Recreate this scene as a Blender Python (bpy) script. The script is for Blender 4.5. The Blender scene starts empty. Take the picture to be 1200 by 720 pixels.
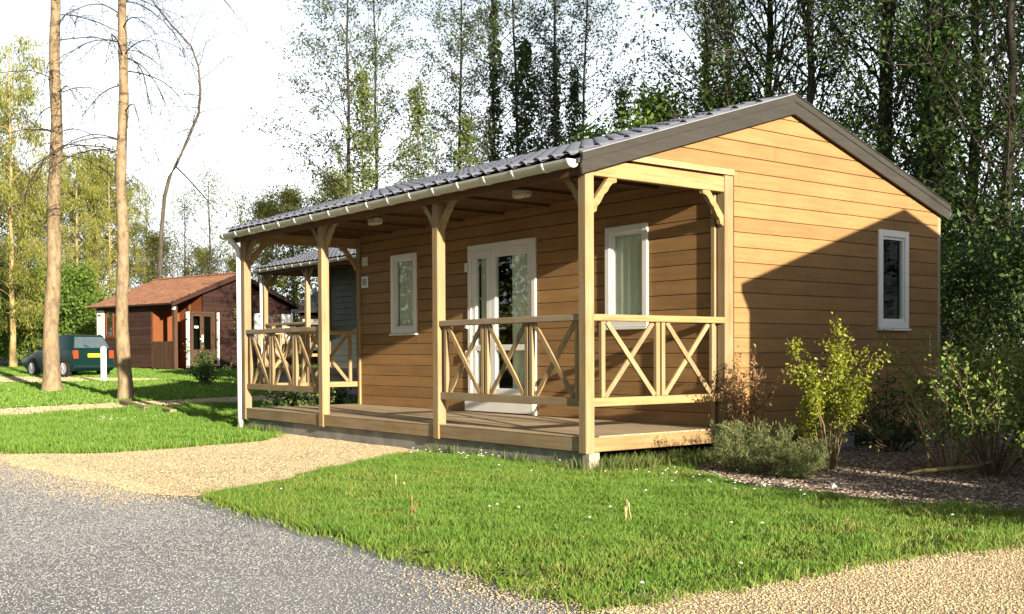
import bpy, bmesh, math, random
import numpy as np
from mathutils import Vector, Matrix
from mathutils.geometry import tessellate_polygon
random.seed(7); rng = np.random.default_rng(7)
SC = bpy.context.scene; COL = SC.collection
# ------------------------------------------------------------------ camera
CAM = np.array([7.1157, -6.3163, 1.0155])
RGT = np.array([0.6117, 0.7911, -0.0045]); UPV = np.array([-0.0121, 0.0150, 0.9998]); FWD = np.array([-0.7910, 0.6115, -0.0188])
cd = bpy.data.cameras.new('camera'); cam = bpy.data.objects.new('camera', cd); COL.objects.link(cam)
cam.matrix_world = Matrix(((RGT[0], UPV[0], -FWD[0], CAM[0]), (RGT[1], UPV[1], -FWD[1], CAM[1]), (RGT[2], UPV[2], -FWD[2], CAM[2]), (0, 0, 0, 1)))
cd.sensor_fit = 'HORIZONTAL'; cd.sensor_width = 36; cd.lens = 38.85; cd.shift_y = 0.06625; cd.clip_start = 0.05; cd.clip_end = 2000
SC.camera = cam
# ------------------------------------------------------------------ light
SUN = Vector((1.0, -0.14, 0.235)).normalized()
EL = math.asin(SUN.z); AZ = math.atan2(SUN.x, SUN.y)
w = bpy.data.worlds.new('World'); SC.world = w; w.use_nodes = True
nt = w.node_tree; nt.nodes.clear()
sky = nt.nodes.new('ShaderNodeTexSky'); sky.sky_type = 'NISHITA'; sky.sun_disc = False
sky.sun_elevation = EL; sky.sun_rotation = AZ; sky.air_density = 1.0; sky.dust_density = 2.0; sky.ozone_density = 1.0; sky.altitude = 50
bg = nt.nodes.new('ShaderNodeBackground'); bg.inputs[1].default_value = 0.056
NN = nt.nodes.new; L = nt.links.new
tc = NN('ShaderNodeTexCoord'); nz = NN('ShaderNodeTexNoise'); nz.inputs['Scale'].default_value = 2.3; nz.inputs['Detail'].default_value = 6; nz.inputs['Roughness'].default_value = 0.55
sx = NN('ShaderNodeSeparateXYZ'); hz = NN('ShaderNodeMapRange'); hz.interpolation_type = 'SMOOTHSTEP'
hz.inputs['From Min'].default_value = .14; hz.inputs['From Max'].default_value = .46; hz.inputs['To Min'].default_value = 1.0; hz.inputs['To Max'].default_value = .05
cl = NN('ShaderNodeMapRange'); cl.inputs['From Min'].default_value = .38; cl.inputs['From Max'].default_value = .62; cl.inputs['To Min'].default_value = .82; cl.inputs['To Max'].default_value = 1.0
mu = NN('ShaderNodeMath'); mu.operation = 'MULTIPLY'
mx = NN('ShaderNodeMix'); mx.data_type = 'RGBA'; mx.inputs['B'].default_value = (12.4, 13.2, 13.8, 1)      # thin white haze
ow = NN('ShaderNodeOutputWorld')
L(tc.outputs['Generated'], nz.inputs['Vector']); L(tc.outputs['Generated'], sx.inputs[0]); L(sx.outputs['Z'], hz.inputs['Value']); L(nz.outputs['Fac'], cl.inputs['Value'])
L(hz.outputs[0], mu.inputs[0]); L(cl.outputs[0], mu.inputs[1]); L(mu.outputs[0], mx.inputs['Factor'])
L(sky.outputs[0], mx.inputs['A']); L(mx.outputs['Result'], bg.inputs[0]); L(bg.outputs[0], ow.inputs[0])
sd = bpy.data.lights.new('sun', 'SUN'); sd.energy = 5.0; sd.angle = math.radians(0.6); sd.color = (1.0, 0.87, 0.68)
so = bpy.data.objects.new('sun', sd); COL.objects.link(so); so.rotation_euler = SUN.to_track_quat('Z', 'Y').to_euler(); so.location = (30, -4, 20)
VS = SC.view_settings; VS.view_transform = 'Standard'; VS.look = 'None'; VS.exposure = 1.42; VS.gamma = 1; VS.use_curve_mapping = False
SC.cycles.max_bounces = 8; SC.cycles.transparent_max_bounces = 12; SC.cycles.diffuse_bounces = 3; SC.cycles.glossy_bounces = 3

# ------------------------------------------------------------------ helpers
def gz(x, y):
    """ground height: level round the cabin, rising gently away to the back left"""
    d = (x - CAM[0]) * FWD[0] + (y - CAM[1]) * FWD[1]
    t = np.clip((d - 14.5), 0, 46)
    return 0.0195 * t * np.clip(t / 5, 0, 1)
def at(px, d):
    """plan position of the point seen in photo column px at distance d ahead"""
    k = (px - 600) / 1295.0 * d
    return CAM[0] + FWD[0] * d + RGT[0] * k, CAM[1] + FWD[1] * d + RGT[1] * k
def tag(o, label=None, cat=None, group=None, kind=None):
    if label: o['label'] = label
    if cat: o['category'] = cat
    if group: o['group'] = group
    if kind: o['kind'] = kind
    return o
def link(name, me, parent=None):
    o = bpy.data.objects.new(name, me); COL.objects.link(o)
    if parent is not None: o.parent = parent
    return o
def empty(name, loc, label=None, cat=None, group=None, rz=0):
    o = bpy.data.objects.new(name, None); COL.objects.link(o); o.location = loc; o.rotation_euler = (0, 0, rz); o.empty_display_size = 0.2
    return tag(o, label, cat, group)
def np_mesh(name, V, F, mat):
    V = np.asarray(V, dtype=np.float32); me = bpy.data.meshes.new(name)
    F = np.asarray(F, dtype=np.int32); n, k = F.shape
    me.vertices.add(len(V)); me.vertices.foreach_set('co', V.ravel())
    me.loops.add(n * k); me.loops.foreach_set('vertex_index', F.ravel())
    me.polygons.add(n); me.polygons.foreach_set('loop_start', np.arange(0, n * k, k, dtype=np.int32)); me.polygons.foreach_set('loop_total', np.full(n, k, dtype=np.int32))
    me.update(calc_edges=True); me.materials.append(mat); return me
class MB:
    def __init__(s): s.v = []; s.f = []
    def add(s, vs, fs):
        b = len(s.v); s.v += [tuple(map(float, p)) for p in vs]; s.f += [[i + b for i in f] for f in fs]; return s
    def box(s, x0, x1, y0, y1, z0, z1):
        return s.add([(x, y, z) for z in (z0, z1) for y in (y0, y1) for x in (x0, x1)], [(0, 2, 3, 1), (4, 5, 7, 6), (0, 1, 5, 4), (1, 3, 7, 5), (3, 2, 6, 7), (2, 0, 4, 6)])
    def bar(s, p, q, w, h, up=(0, 0, 1)):
        p = Vector(p); q = Vector(q); d = (q - p).normalized(); a = d.cross(Vector(up)).normalized(); b = a.cross(d)
        vs = [c + a * i * w / 2 + b * j * h / 2 for c in (p, q) for i, j in ((-1, -1), (1, -1), (1, 1), (-1, 1))]
        return s.add(vs, [(0, 1, 2, 3), (7, 6, 5, 4), (0, 4, 5, 1), (1, 5, 6, 2), (2, 6, 7, 3), (3, 7, 4, 0)])
    def prism(s, poly, f0, f1):
        """poly: 2D points, f0/f1 map a 2D point to the two end faces"""
        n = len(poly); vs = [f0(*p) for p in poly] + [f1(*p) for p in poly]
        return s.add(vs, [list(range(n - 1, -1, -1)), list(range(n, 2 * n))] + [[i, (i + 1) % n, n + (i + 1) % n, n + i] for i in range(n)])
    def tube(s, pts, rad, n=8, cap=True):
        pts = [Vector(p) for p in pts]; rings = []
        if not hasattr(rad, '__len__'): rad = [rad] * len(pts)
        for i, p in enumerate(pts):
            d = (pts[min(i + 1, len(pts) - 1)] - pts[max(i - 1, 0)]).normalized()
            a = d.cross(Vector((0, 0, 1)) if abs(d.z) < 0.9 else Vector((1, 0, 0))).normalized(); b = d.cross(a)
            rings.append([p + (a * math.cos(2 * math.pi * k / n) + b * math.sin(2 * math.pi * k / n)) * rad[i] for k in range(n)])
        vs = [v for r in rings for v in r]; fs = []
        for i in range(len(pts) - 1):
            for k in range(n): fs.append((i * n + k, i * n + (k + 1) % n, (i + 1) * n + (k + 1) % n, (i + 1) * n + k))
        if cap: fs += [tuple(range(n - 1, -1, -1)), tuple(range((len(pts) - 1) * n, len(pts) * n))]
        return s.add(vs, fs)
    def mesh(s, name, mat, smooth=False):
        me = bpy.data.meshes.new(name); me.from_pydata(s.v, [], s.f)
        bm = bmesh.new(); bm.from_mesh(me); bmesh.ops.recalc_face_normals(bm, faces=bm.faces); bm.to_mesh(me); bm.free()
        me.materials.append(mat)
        if smooth: me.polygons.foreach_set('use_smooth', [True] * len(me.polygons))
        return me
    def build(s, name, mat, parent=None, smooth=False, bevel=0):
        o = link(name, s.mesh(name, mat, smooth), parent)
        if bevel:
            m = o.modifiers.new('bevel', 'BEVEL'); m.width = bevel; m.segments = 1; m.limit_method = 'ANGLE'
        return o
def copy_tree(o, parent=None):
    c = o.copy(); COL.objects.link(c)
    if parent is not None: c.parent = parent
    for ch in list(o.children): copy_tree(ch, c)
    return c

# ------------------------------------------------------------------ materials
def mat(name):
    m = bpy.data.materials.new(name); m.use_nodes = True; n = m.node_tree
    return m, n, n.nodes['Principled BSDF'], n.nodes.new, n.links.new
def simple(name, col, rough=0.6, metal=0, var=0.12, scale=6, bump=0.0, spec=0.3):
    m, n, b, N, K = mat(name)
    c = N('ShaderNodeTexCoord'); t = N('ShaderNodeTexNoise'); t.inputs['Scale'].default_value = scale; t.inputs['Detail'].default_value = 6
    K(c.outputs['Object'], t.inputs['Vector'])
    r = N('ShaderNodeValToRGB'); r.color_ramp.elements[0].position = .3; r.color_ramp.elements[1].position = .7
    r.color_ramp.elements[0].color = (*[x * (1 - var) for x in col], 1); r.color_ramp.elements[1].color = (*[min(1, x * (1 + var)) for x in col], 1)
    K(t.outputs['Fac'], r.inputs[0]); K(r.outputs[0], b.inputs['Base Color'])
    b.inputs['Roughness'].default_value = rough; b.inputs['Metallic'].default_value = metal; b.inputs['Specular IOR Level'].default_value = spec
    if bump:
        bu = N('ShaderNodeBump'); bu.inputs['Strength'].default_value = bump; bu.inputs['Distance'].default_value = 0.01
        K(t.outputs['Fac'], bu.inputs['Height']); K(bu.outputs[0], b.inputs['Normal'])
    return m
def wood(name, col, axis, dark=0.55, objvar=0.25, rough=0.75, knots=0.0, weather=None, fine=1.0):
    """sawn timber: grain stretched along the axis, tone that differs from board to board"""
    m, n, b, N, K = mat(name)
    c = N('ShaderNodeTexCoord'); oi = N('ShaderNodeObjectInfo')
    ad = N('ShaderNodeVectorMath'); ad.operation = 'ADD'; cr = N('ShaderNodeCombineXYZ'); mu = N('ShaderNodeMath'); mu.operation = 'MULTIPLY'; mu.inputs[1].default_value = 37
    K(oi.outputs['Random'], mu.inputs[0])
    for i in range(3): K(mu.outputs[0], cr.inputs[i])
    K(c.outputs['Object'], ad.inputs[0]); K(cr.outputs[0], ad.inputs[1])
    mp = N('ShaderNodeMapping'); s = [26, 26, 26]; s['XYZ'.index(axis)] = 1.6; mp.inputs['Scale'].default_value = s
    K(ad.outputs[0], mp.inputs['Vector'])
    t = N('ShaderNodeTexNoise'); t.inputs['Scale'].default_value = 1; t.inputs['Detail'].default_value = 7; t.inputs['Roughness'].default_value = .6; t.inputs['Distortion'].default_value = .4
    K(mp.outputs[0], t.inputs['Vector'])
    r = N('ShaderNodeValToRGB'); r.color_ramp.elements[0].position = .28; r.color_ramp.elements[1].position = .68
    r.color_ramp.elements[0].color = (*[x * dark for x in col], 1); r.color_ramp.elements[1].color = (*[x * 1.08 for x in col], 1)
    K(t.outputs['Fac'], r.inputs[0])
    f = N('ShaderNodeTexNoise'); f.inputs['Scale'].default_value = 160; f.inputs['Detail'].default_value = 3; K(ad.outputs[0], f.inputs['Vector'])
    big = N('ShaderNodeTexNoise'); big.inputs['Scale'].default_value = 1.7; big.inputs['Detail'].default_value = 3; K(ad.outputs[0], big.inputs['Vector'])
    v1 = N('ShaderNodeMapRange'); v1.inputs['From Min'].default_value = .3; v1.inputs['From Max'].default_value = .7; v1.inputs['To Min'].default_value = 1 - .22 * fine; v1.inputs['To Max'].default_value = 1 + .15 * fine; K(f.outputs['Fac'], v1.inputs['Value'])
    v2 = N('ShaderNodeMapRange'); v2.inputs['To Min'].default_value = 1 - objvar; v2.inputs['To Max'].default_value = 1 + objvar * .6; K(oi.outputs['Random'], v2.inputs['Value'])
    v3 = N('ShaderNodeMapRange'); v3.inputs['From Min'].default_value = .3; v3.inputs['From Max'].default_value = .7; v3.inputs['To Min'].default_value = .88; v3.inputs['To Max'].default_value = 1.08; K(big.outputs['Fac'], v3.inputs['Value'])
    m1 = N('ShaderNodeMath'); m1.operation = 'MULTIPLY'; K(v1.outputs[0], m1.inputs[0]); K(v2.outputs[0], m1.inputs[1])
    m2 = N('ShaderNodeMath'); m2.operation = 'MULTIPLY'; K(m1.outputs[0], m2.inputs[0]); K(v3.outputs[0], m2.inputs[1])
    h = N('ShaderNodeHueSaturation'); K(m2.outputs[0], h.inputs['Value']); K(r.outputs[0], h.inputs['Color'])
    out = h.outputs[0]
    if weather:
        wn = N('ShaderNodeTexNoise'); wn.inputs['Scale'].default_value = 3; wn.inputs['Detail'].default_value = 5; K(ad.outputs[0], wn.inputs['Vector'])
        wr = N('ShaderNodeMapRange'); wr.inputs['From Min'].default_value = .35; wr.inputs['From Max'].default_value = .65; wr.inputs['To Max'].default_value = weather[1]; K(wn.outputs['Fac'], wr.inputs['Value'])
        mx = N('ShaderNodeMix'); mx.data_type = 'RGBA'; mx.inputs['B'].default_value = (*weather[0], 1); K(wr.outputs[0], mx.inputs['Factor']); K(out, mx.inputs['A']); out = mx.outputs['Result']
    if knots:
        vo = N('ShaderNodeTexVoronoi'); mp2 = N('ShaderNodeMapping'); s2 = [9, 9, 9]; s2['XYZ'.index(axis)] = 2.6; mp2.inputs['Scale'].default_value = s2
        K(ad.outputs[0], mp2.inputs['Vector']); K(mp2.outputs[0], vo.inputs['Vector'])
        kr = N('ShaderNodeMapRange'); kr.inputs['From Min'].default_value = .06; kr.inputs['From Max'].default_value = .16; kr.inputs['To Min'].default_value = knots; kr.inputs['To Max'].default_value = 0; K(vo.outputs['Distance'], kr.inputs['Value'])
        mx = N('ShaderNodeMix'); mx.data_type = 'RGBA'; mx.inputs['B'].default_value = (*[x * .35 for x in col], 1); K(kr.outputs[0], mx.inputs['Factor']); K(out, mx.inputs['A']); out = mx.outputs['Result']
    K(out, b.inputs['Base Color']); b.inputs['Roughness'].default_value = rough; b.inputs['Specular IOR Level'].default_value = .25
    bu = N('ShaderNodeBump'); bu.inputs['Strength'].default_value = .35; bu.inputs['Distance'].default_value = .004; K(t.outputs['Fac'], bu.inputs['Height']); K(bu.outputs[0], b.inputs['Normal'])
    return m
def leafy(name, cols, trans=0.35, rough=0.55):
    """leaf material: each leaf its own tint, some light passing through"""
    m, n, b, N, K = mat(name)
    g = N('ShaderNodeNewGeometry'); r = N('ShaderNodeValToRGB'); e = r.color_ramp.elements
    e[0].color = (*cols[0], 1); e[1].color = (*cols[-1], 1)
    for i, c in enumerate(cols[1:-1]): x = e.new((i + 1) / (len(cols) - 1)); x.color = (*c, 1)
    K(g.outputs['Random Per Island'], r.inputs[0]); K(r.outputs[0], b.inputs['Base Color'])
    b.inputs['Roughness'].default_value = rough; b.inputs['Specular IOR Level'].default_value = .3
    tr = N('ShaderNodeBsdfTranslucent'); K(r.outputs[0], tr.inputs['Color']); ms = N('ShaderNodeMixShader'); ms.inputs[0].default_value = trans
    K(b.outputs[0], ms.inputs[1]); K(tr.outputs[0], ms.inputs[2]); K(ms.outputs[0], n.nodes['Material Output'].inputs['Surface'])
    return m
def barky(name, light, darkc, scale=(9, 9, 2.2), mark=None, rough=.85):
    m, n, b, N, K = mat(name)
    c = N('ShaderNodeTexCoord'); mp = N('ShaderNodeMapping'); mp.inputs['Scale'].default_value = scale; K(c.outputs['Object'], mp.inputs['Vector'])
    t = N('ShaderNodeTexNoise'); t.inputs['Scale'].default_value = 1; t.inputs['Detail'].default_value = 8; t.inputs['Roughness'].default_value = .65; K(mp.outputs[0], t.inputs['Vector'])
    r = N('ShaderNodeValToRGB'); r.color_ramp.elements[0].position = .34; r.color_ramp.elements[1].position = .6; r.color_ramp.elements[0].color = (*darkc, 1); r.color_ramp.elements[1].color = (*light, 1)
    K(t.outputs['Fac'], r.inputs[0]); out = r.outputs[0]
    if mark:
        mp2 = N('ShaderNodeMapping'); mp2.inputs['Scale'].default_value = (3.2, 3.2, 7.5); K(c.outputs['Object'], mp2.inputs['Vector'])
        vo = N('ShaderNodeTexNoise'); vo.inputs['Scale'].default_value = 1.3; vo.inputs['Detail'].default_value = 5; vo.inputs['Roughness'].default_value = .62; K(mp2.outputs[0], vo.inputs['Vector'])
        sz = N('ShaderNodeSeparateXYZ'); K(c.outputs['Object'], sz.inputs[0]); zr = N('ShaderNodeMapRange'); zr.inputs['From Min'].default_value = 2.5; zr.inputs['From Max'].default_value = 6.5; zr.inputs['To Min'].default_value = -.06; zr.inputs['To Max'].default_value = .05; K(sz.outputs['Z'], zr.inputs['Value'])
        ad2 = N('ShaderNodeMath'); ad2.operation = 'ADD'; K(vo.outputs['Fac'], ad2.inputs[0]); K(zr.outputs[0], ad2.inputs[1])
        kr = N('ShaderNodeMapRange'); kr.inputs['From Min'].default_value = .61; kr.inputs['From Max'].default_value = .67; kr.inputs['To Min'].default_value = 0; kr.inputs['To Max'].default_value = .88; K(ad2.outputs[0], kr.inputs['Value'])
        mx = N('ShaderNodeMix'); mx.data_type = 'RGBA'; mx.inputs['B'].default_value = (*mark, 1); K(kr.outputs[0], mx.inputs['Factor']); K(out, mx.inputs['A']); out = mx.outputs['Result']
    K(out, b.inputs['Base Color']); b.inputs['Roughness'].default_value = rough; b.inputs['Specular IOR Level'].default_value = .15
    bu = N('ShaderNodeBump'); bu.inputs['Strength'].default_value = .6; bu.inputs['Distance'].default_value = .02; K(t.outputs['Fac'], bu.inputs['Height']); K(bu.outputs[0], b.inputs['Normal'])
    return m
def gravel(name, cols, scale, bump=.5, big=None):
    m, n, b, N, K = mat(name)
    c = N('ShaderNodeTexCoord'); vo = N('ShaderNodeTexVoronoi'); vo.inputs['Scale'].default_value = scale; K(c.outputs['Object'], vo.inputs['Vector'])
    sp = N('ShaderNodeSeparateColor'); K(vo.outputs['Color'], sp.inputs[0]); r = N('ShaderNodeValToRGB'); e = r.color_ramp.elements
    e[0].color = (*cols[0], 1); e[1].color = (*cols[-1], 1)
    for i, q in enumerate(cols[1:-1]): x = e.new((i + 1) / (len(cols) - 1)); x.color = (*q, 1)
    K(sp.outputs[0], r.inputs[0])
    t = N('ShaderNodeTexNoise'); t.inputs['Scale'].default_value = .9; t.inputs['Detail'].default_value = 6; K(c.outputs['Object'], t.inputs['Vector'])
    v = N('ShaderNodeMapRange'); v.inputs['From Min'].default_value = .3; v.inputs['From Max'].default_value = .7; v.inputs['To Min'].default_value = .78; v.inputs['To Max'].default_value = 1.12; K(t.outputs['Fac'], v.inputs['Value'])
    h = N('ShaderNodeHueSaturation'); K(v.outputs[0], h.inputs['Value']); K(r.outputs[0], h.inputs['Color']); K(h.outputs[0], b.inputs['Base Color'])
    b.inputs['Roughness'].default_value = .9; b.inputs['Specular IOR Level'].default_value = .15
    bu = N('ShaderNodeBump'); bu.inputs['Strength'].default_value = bump; bu.inputs['Distance'].default_value = .008; bu.invert = True; K(vo.outputs['Distance'], bu.inputs['Height']); K(bu.outputs[0], b.inputs['Normal'])
    return m
def island(name, cols, rough=.85):
    m, n, b, N, K = mat(name); g = N('ShaderNodeNewGeometry'); r = N('ShaderNodeValToRGB'); e = r.color_ramp.elements
    e[0].color = (*cols[0], 1); e[1].color = (*cols[-1], 1)
    for i, c in enumerate(cols[1:-1]): x = e.new((i + 1) / (len(cols) - 1)); x.color = (*c, 1)
    K(g.outputs['Random Per Island'], r.inputs[0]); K(r.outputs[0], b.inputs['Base Color']); b.inputs['Roughness'].default_value = rough; b.inputs['Specular IOR Level'].default_value = .2
    return m
def glass(name, tint=(.55, .62, .58), refl=.22, ior=1.5):
    m, n, b, N, K = mat(name); n.nodes.remove(b)
    tr = N('ShaderNodeBsdfTransparent'); tr.inputs[0].default_value = (*tint, 1); gl = N('ShaderNodeBsdfGlossy'); gl.inputs['Roughness'].default_value = .015; gl.inputs[0].default_value = (.9, .95, .92, 1)
    lw = N('ShaderNodeLayerWeight'); pw = N('ShaderNodeMath'); pw.operation = 'POWER'; pw.inputs[1].default_value = 4.5; K(lw.outputs['Facing'], pw.inputs[0]); a = N('ShaderNodeMath'); a.operation = 'MULTIPLY_ADD'; a.inputs[1].default_value = .9 * (ior - 1) / .5; a.inputs[2].default_value = refl; a.use_clamp = True; K(pw.outputs[0], a.inputs[0])
    ms = N('ShaderNodeMixShader'); K(a.outputs[0], ms.inputs[0]); K(tr.outputs[0], ms.inputs[1]); K(gl.outputs[0], ms.inputs[2]); K(ms.outputs[0], n.nodes['Material Output'].inputs['Surface'])
    return m
SID = (.325, .188, .078)
M = dict(
    sid_x=wood('siding_front', SID, 'X', dark=.80, objvar=.13, fine=1.4), sid_y=wood('siding_gable', SID, 'Y', dark=.82, objvar=.09, fine=1.4),
    pale_x=wood('pale_timber_x', (.37, .25, .125), 'X', dark=.6, knots=.6, weather=((.30, .25, .18), .6)), pale_y=wood('pale_timber_y', (.42, .285, .13), 'Y', dark=.6, knots=.7),
    pale_z=wood('pale_timber_z', (.385, .265, .13), 'Z', dark=.58, knots=.6, weather=((.30, .235, .15), .6)), deck=wood('deck_timber', (.50, .385, .24), 'X', dark=.66, weather=((.40, .33, .23), .5)),
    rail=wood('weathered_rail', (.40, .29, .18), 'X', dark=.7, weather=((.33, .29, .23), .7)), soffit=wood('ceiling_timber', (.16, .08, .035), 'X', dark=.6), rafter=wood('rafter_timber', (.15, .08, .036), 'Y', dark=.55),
    rough=wood('rough_strip', (.52, .35, .16), 'Y', dark=.45, knots=.6, weather=((.38, .27, .15), .8)),
    barge=wood('barge_grey', (.050, .046, .040), 'Y', dark=.8, objvar=.05, rough=.45), lead=simple('barge_edge_metal', (.42, .43, .45), .4, .6),
    tile=simple('blue_grey_tile', (.135, .146, .185), .40, 0, .25, 9, spec=.45), underlay=simple('roof_underlay', (.05, .05, .055), .8),
    gutter=simple('cream_gutter', (.60, .60, .53), .35, 0, .04, spec=.5), bracket=simple('white_bracket', (.78, .78, .74), .4), white=simple('white_paint', (.78, .78, .76), .35, 0, .03, spec=.5),
    conc=simple('grey_concrete', (.24, .235, .21), .9, 0, .25, 5, .5), conc_l=simple('pale_concrete', (.36, .33, .26), .9, 0, .25, 6, .5), dark=simple('dark_interior', (.03, .03, .03), .9),
    glass=glass('window_glass', (.97, .99, .97), .035), glass_d=glass('shaded_glass', (.5, .6, .55), .0, 1.22), curtain=simple('pale_curtain', (.70, .76, .64), .9, 0, .1, 3), black=simple('black_rubber', (.02, .02, .02), .7), lamp=simple('lamp_cover', (.62, .58, .48), .4),
    plate=simple('house_number_plate', (.30, .32, .30), .5), sidd_x=wood('red_brown_boards_x', (.06, .030, .020), 'X', dark=.6), sidd_y=wood('red_brown_boards_y', (.042, .018, .013), 'Y', dark=.6), sidd_z=wood('red_brown_boards_z', (.085, .045, .026), 'Z', dark=.6),
    orange=wood('orange_boards', (.18, .058, .020), 'X', dark=.75), rtile=island('terracotta_shingles', [(.27, .13, .08), (.37, .19, .115), (.31, .15, .09), (.42, .23, .15)]), slate=simple('dark_slate', (.045, .047, .058), .6, 0, .3, 14, .4),
    greenwall=simple('grey_green_boards', (.10, .12, .11), .7), car=simple('green_car_paint', (.003, .021, .019), .3, .0, .05, spec=.3), carglass=glass('car_glass', (.12, .16, .16), .30), chrome=simple('alloy_wheel', (.55, .55, .56), .3, .7),
    red=simple('tail_lamp', (.50, .05, .012), .25), yellow=simple('yellow_plate', (.80, .62, .03), .5, var=.02))

# ------------------------------------------------------------------ ground and its sheets
def wob(pts, amp, seg=.25, seed=1):
    """closed outline made uneven"""
    r = random.Random(seed); out = []
    for i, p in enumerate(pts):
        q = pts[(i + 1) % len(pts)]; n = max(1, int(math.dist(p, q) / seg))
        for k in range(n):
            t = k / n; a = amp if k else 0
            out.append((p[0] + (q[0] - p[0]) * t + r.uniform(-a, a), p[1] + (q[1] - p[1]) * t + r.uniform(-a, a)))
    return out
def sheet(name, poly, off, m):
    tri = tessellate_polygon([[Vector((x, y, 0)) for x, y in poly]])
    me = np_mesh(name, [(x, y, float(gz(x, y)) + off) for x, y in poly], [list(t) for t in tri], m)
    bm = bmesh.new(); bm.from_mesh(me); bmesh.ops.recalc_face_normals(bm, faces=bm.faces)
    if sum(f.normal.z for f in bm.faces) < 0: bmesh.ops.reverse_faces(bm, faces=bm.faces)
    bm.to_mesh(me); bm.free()
    return tag(link(name, me), kind='structure')
def strip(name, rows, off, m):
    """rows of points across; sheet that follows the ground"""
    V = []; F = []; k = len(rows[0])
    for r in rows: V += [(x, y, float(gz(x, y)) + off) for x, y in r]
    for i in range(len(rows) - 1):
        for j in range(k - 1): F.append((i * k + j, i * k + j + 1, (i + 1) * k + j + 1, (i + 1) * k + j))
    return tag(link(name, np_mesh(name, V, F, m)), kind='structure')
turf = gravel('turf_soil', [(.030, .045, .010), (.045, .075, .014), (.06, .09, .02), (.035, .05, .014)], 40)
xs = np.concatenate([np.linspace(-400, -60, 12), np.linspace(-58, 20, 79), np.linspace(25, 200, 10)]); ys = np.concatenate([np.linspace(-200, -20, 12), np.linspace(-18, 60, 79), np.linspace(70, 400, 12)])
XX, YY = np.meshgrid(xs, ys, indexing='ij'); nx, ny = XX.shape
idx = np.arange(nx * ny).reshape(nx, ny)
F = np.stack([idx[:-1, :-1], idx[1:, :-1], idx[1:, 1:], idx[:-1, 1:]], -1).reshape(-1, 4)
tag(link('ground', np_mesh('ground', np.stack([XX.ravel(), YY.ravel(), gz(XX, YY).ravel() - .002], 1), F, turf)), kind='structure')
road_m = gravel('grey_road_chippings', [(.24, .245, .255), (.28, .285, .295), (.255, .26, .27), (.30, .305, .315), (.26, .265, .275), (.36, .36, .35)], 170, .25)
tan_m = gravel('tan_gravel', [(.42, .335, .215), (.55, .45, .30), (.49, .40, .26), (.61, .52, .37), (.45, .36, .235)], 150, .5)
soil_m = gravel('dark_mulch_soil', [(.08, .06, .045), (.15, .115, .09), (.11, .085, .065), (.24, .19, .15)], 55, .9)
rr = random.Random(3); rows = []
for x in np.concatenate([np.linspace(-70, -14, 29), np.arange(-13.8, 9, .22), np.linspace(10, 70, 31)]):
    e = float(np.interp(x, [-60, -14, -5.2, -4.0, -.45, 1.9, 3.85, 9, 60], [-3.9, -3.6, -3.5, -3.42, -3.24, -3.33, -3.36, -3.4, -3.4])) + rr.uniform(-.05, .05)
    rows.append([(x, e), (x, -4.4), (x, -6), (x, -9), (x, -13)])
strip('road', rows, .003, road_m)
PAD = wob([(-5.15, -3.62), (-4.5, -2.6), (-4.6, -1.9), (-5.0, -.6), (-5.9, -.05), (-5.9, .06), (-2.2, .06), (-2.35, -.25), (-1.8, -1.22), (-.8, -2.68), (-.42, -3.2), (-.75, -3.45), (-2.2, -3.62), (-3.8, -3.75)], .06, .22, 4)
sheet('gravel_pad', PAD, .007, tan_m)
PAD2 = wob([(3.75, -3.42), (3.93, -2.4), (3.98, -1.5), (4.15, -.6), (4.25, .6), (9, .6), (9, -3.5)], .05, .2, 5)
sheet('gravel_pad', PAD2, .007, tan_m)
BED = wob([(.05, 1.2), (.55, .62), (.85, .42), (1.6, .10), (2.36, .03), (2.94, .07), (3.57, .5), (3.95, 1.4), (3.95, 7.5), (.05, 7.5)], .05, .2, 6)
sheet('planting_bed', BED, .006, soil_m)
def band(name, a, b, w0, w1, off, n, seed, m=tan_m):
    r = random.Random(seed); rows = []
    for i in range(n + 1):
        t = i / n; x = a[0] + (b[0] - a[0]) * t; y = a[1] + (b[1] - a[1]) * t; dx, dy = b[0] - a[0], b[1] - a[1]; l = math.hypot(dx, dy); px, py = -dy / l, dx / l
        w = w0 + (w1 - w0) * t; e0 = -w / 2 + r.uniform(-.1, .1); e1 = w / 2 + r.uniform(-.1, .1)
        rows.append([(x + px * (e0 + (e1 - e0) * k / 4), y + py * (e0 + (e1 - e0) * k / 4)) for k in range(5)])
    return strip(name, rows, off, m)
band('path', (-12.6, -3.6), (-13.4, 4.3), 1.7, 2.0, .006, 30, 11)
DR0 = at(-170, 32.2); DR1 = at(186, 31.2)
band('driveway', DR0, DR1, 6.6, 1.6, .006, 40, 12)
def in_poly(P, poly):
    x, y = P[:, 0], P[:, 1]; c = np.zeros(len(P), bool); n = len(poly)
    for i in range(n):
        x0, y0 = poly[i]; x1, y1 = poly[(i + 1) % n]
        if y0 == y1: continue
        k = ((y0 > y) != (y1 > y)) & (x < (x1 - x0) * (y - y0) / (y1 - y0) + x0); c ^= k
    return c
def scatter(poly, dens, avoid=()):
    a = np.array(poly); lo, hi = a.min(0), a.max(0); n = int((hi[0] - lo[0]) * (hi[1] - lo[1]) * dens)
    P = lo + rng.random((n, 2)) * (hi - lo); k = in_poly(P, poly)
    for q in avoid: k &= ~in_poly(P, q)
    P = P[k]
    d = (P[:, 0] - CAM[0]) * FWD[0] + (P[:, 1] - CAM[1]) * FWD[1]; l = (P[:, 0] - CAM[0]) * RGT[0] + (P[:, 1] - CAM[1]) * RGT[1]
    return P[(d > 2.5) & (np.abs(l) < .50 * d + 1.0)]
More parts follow.
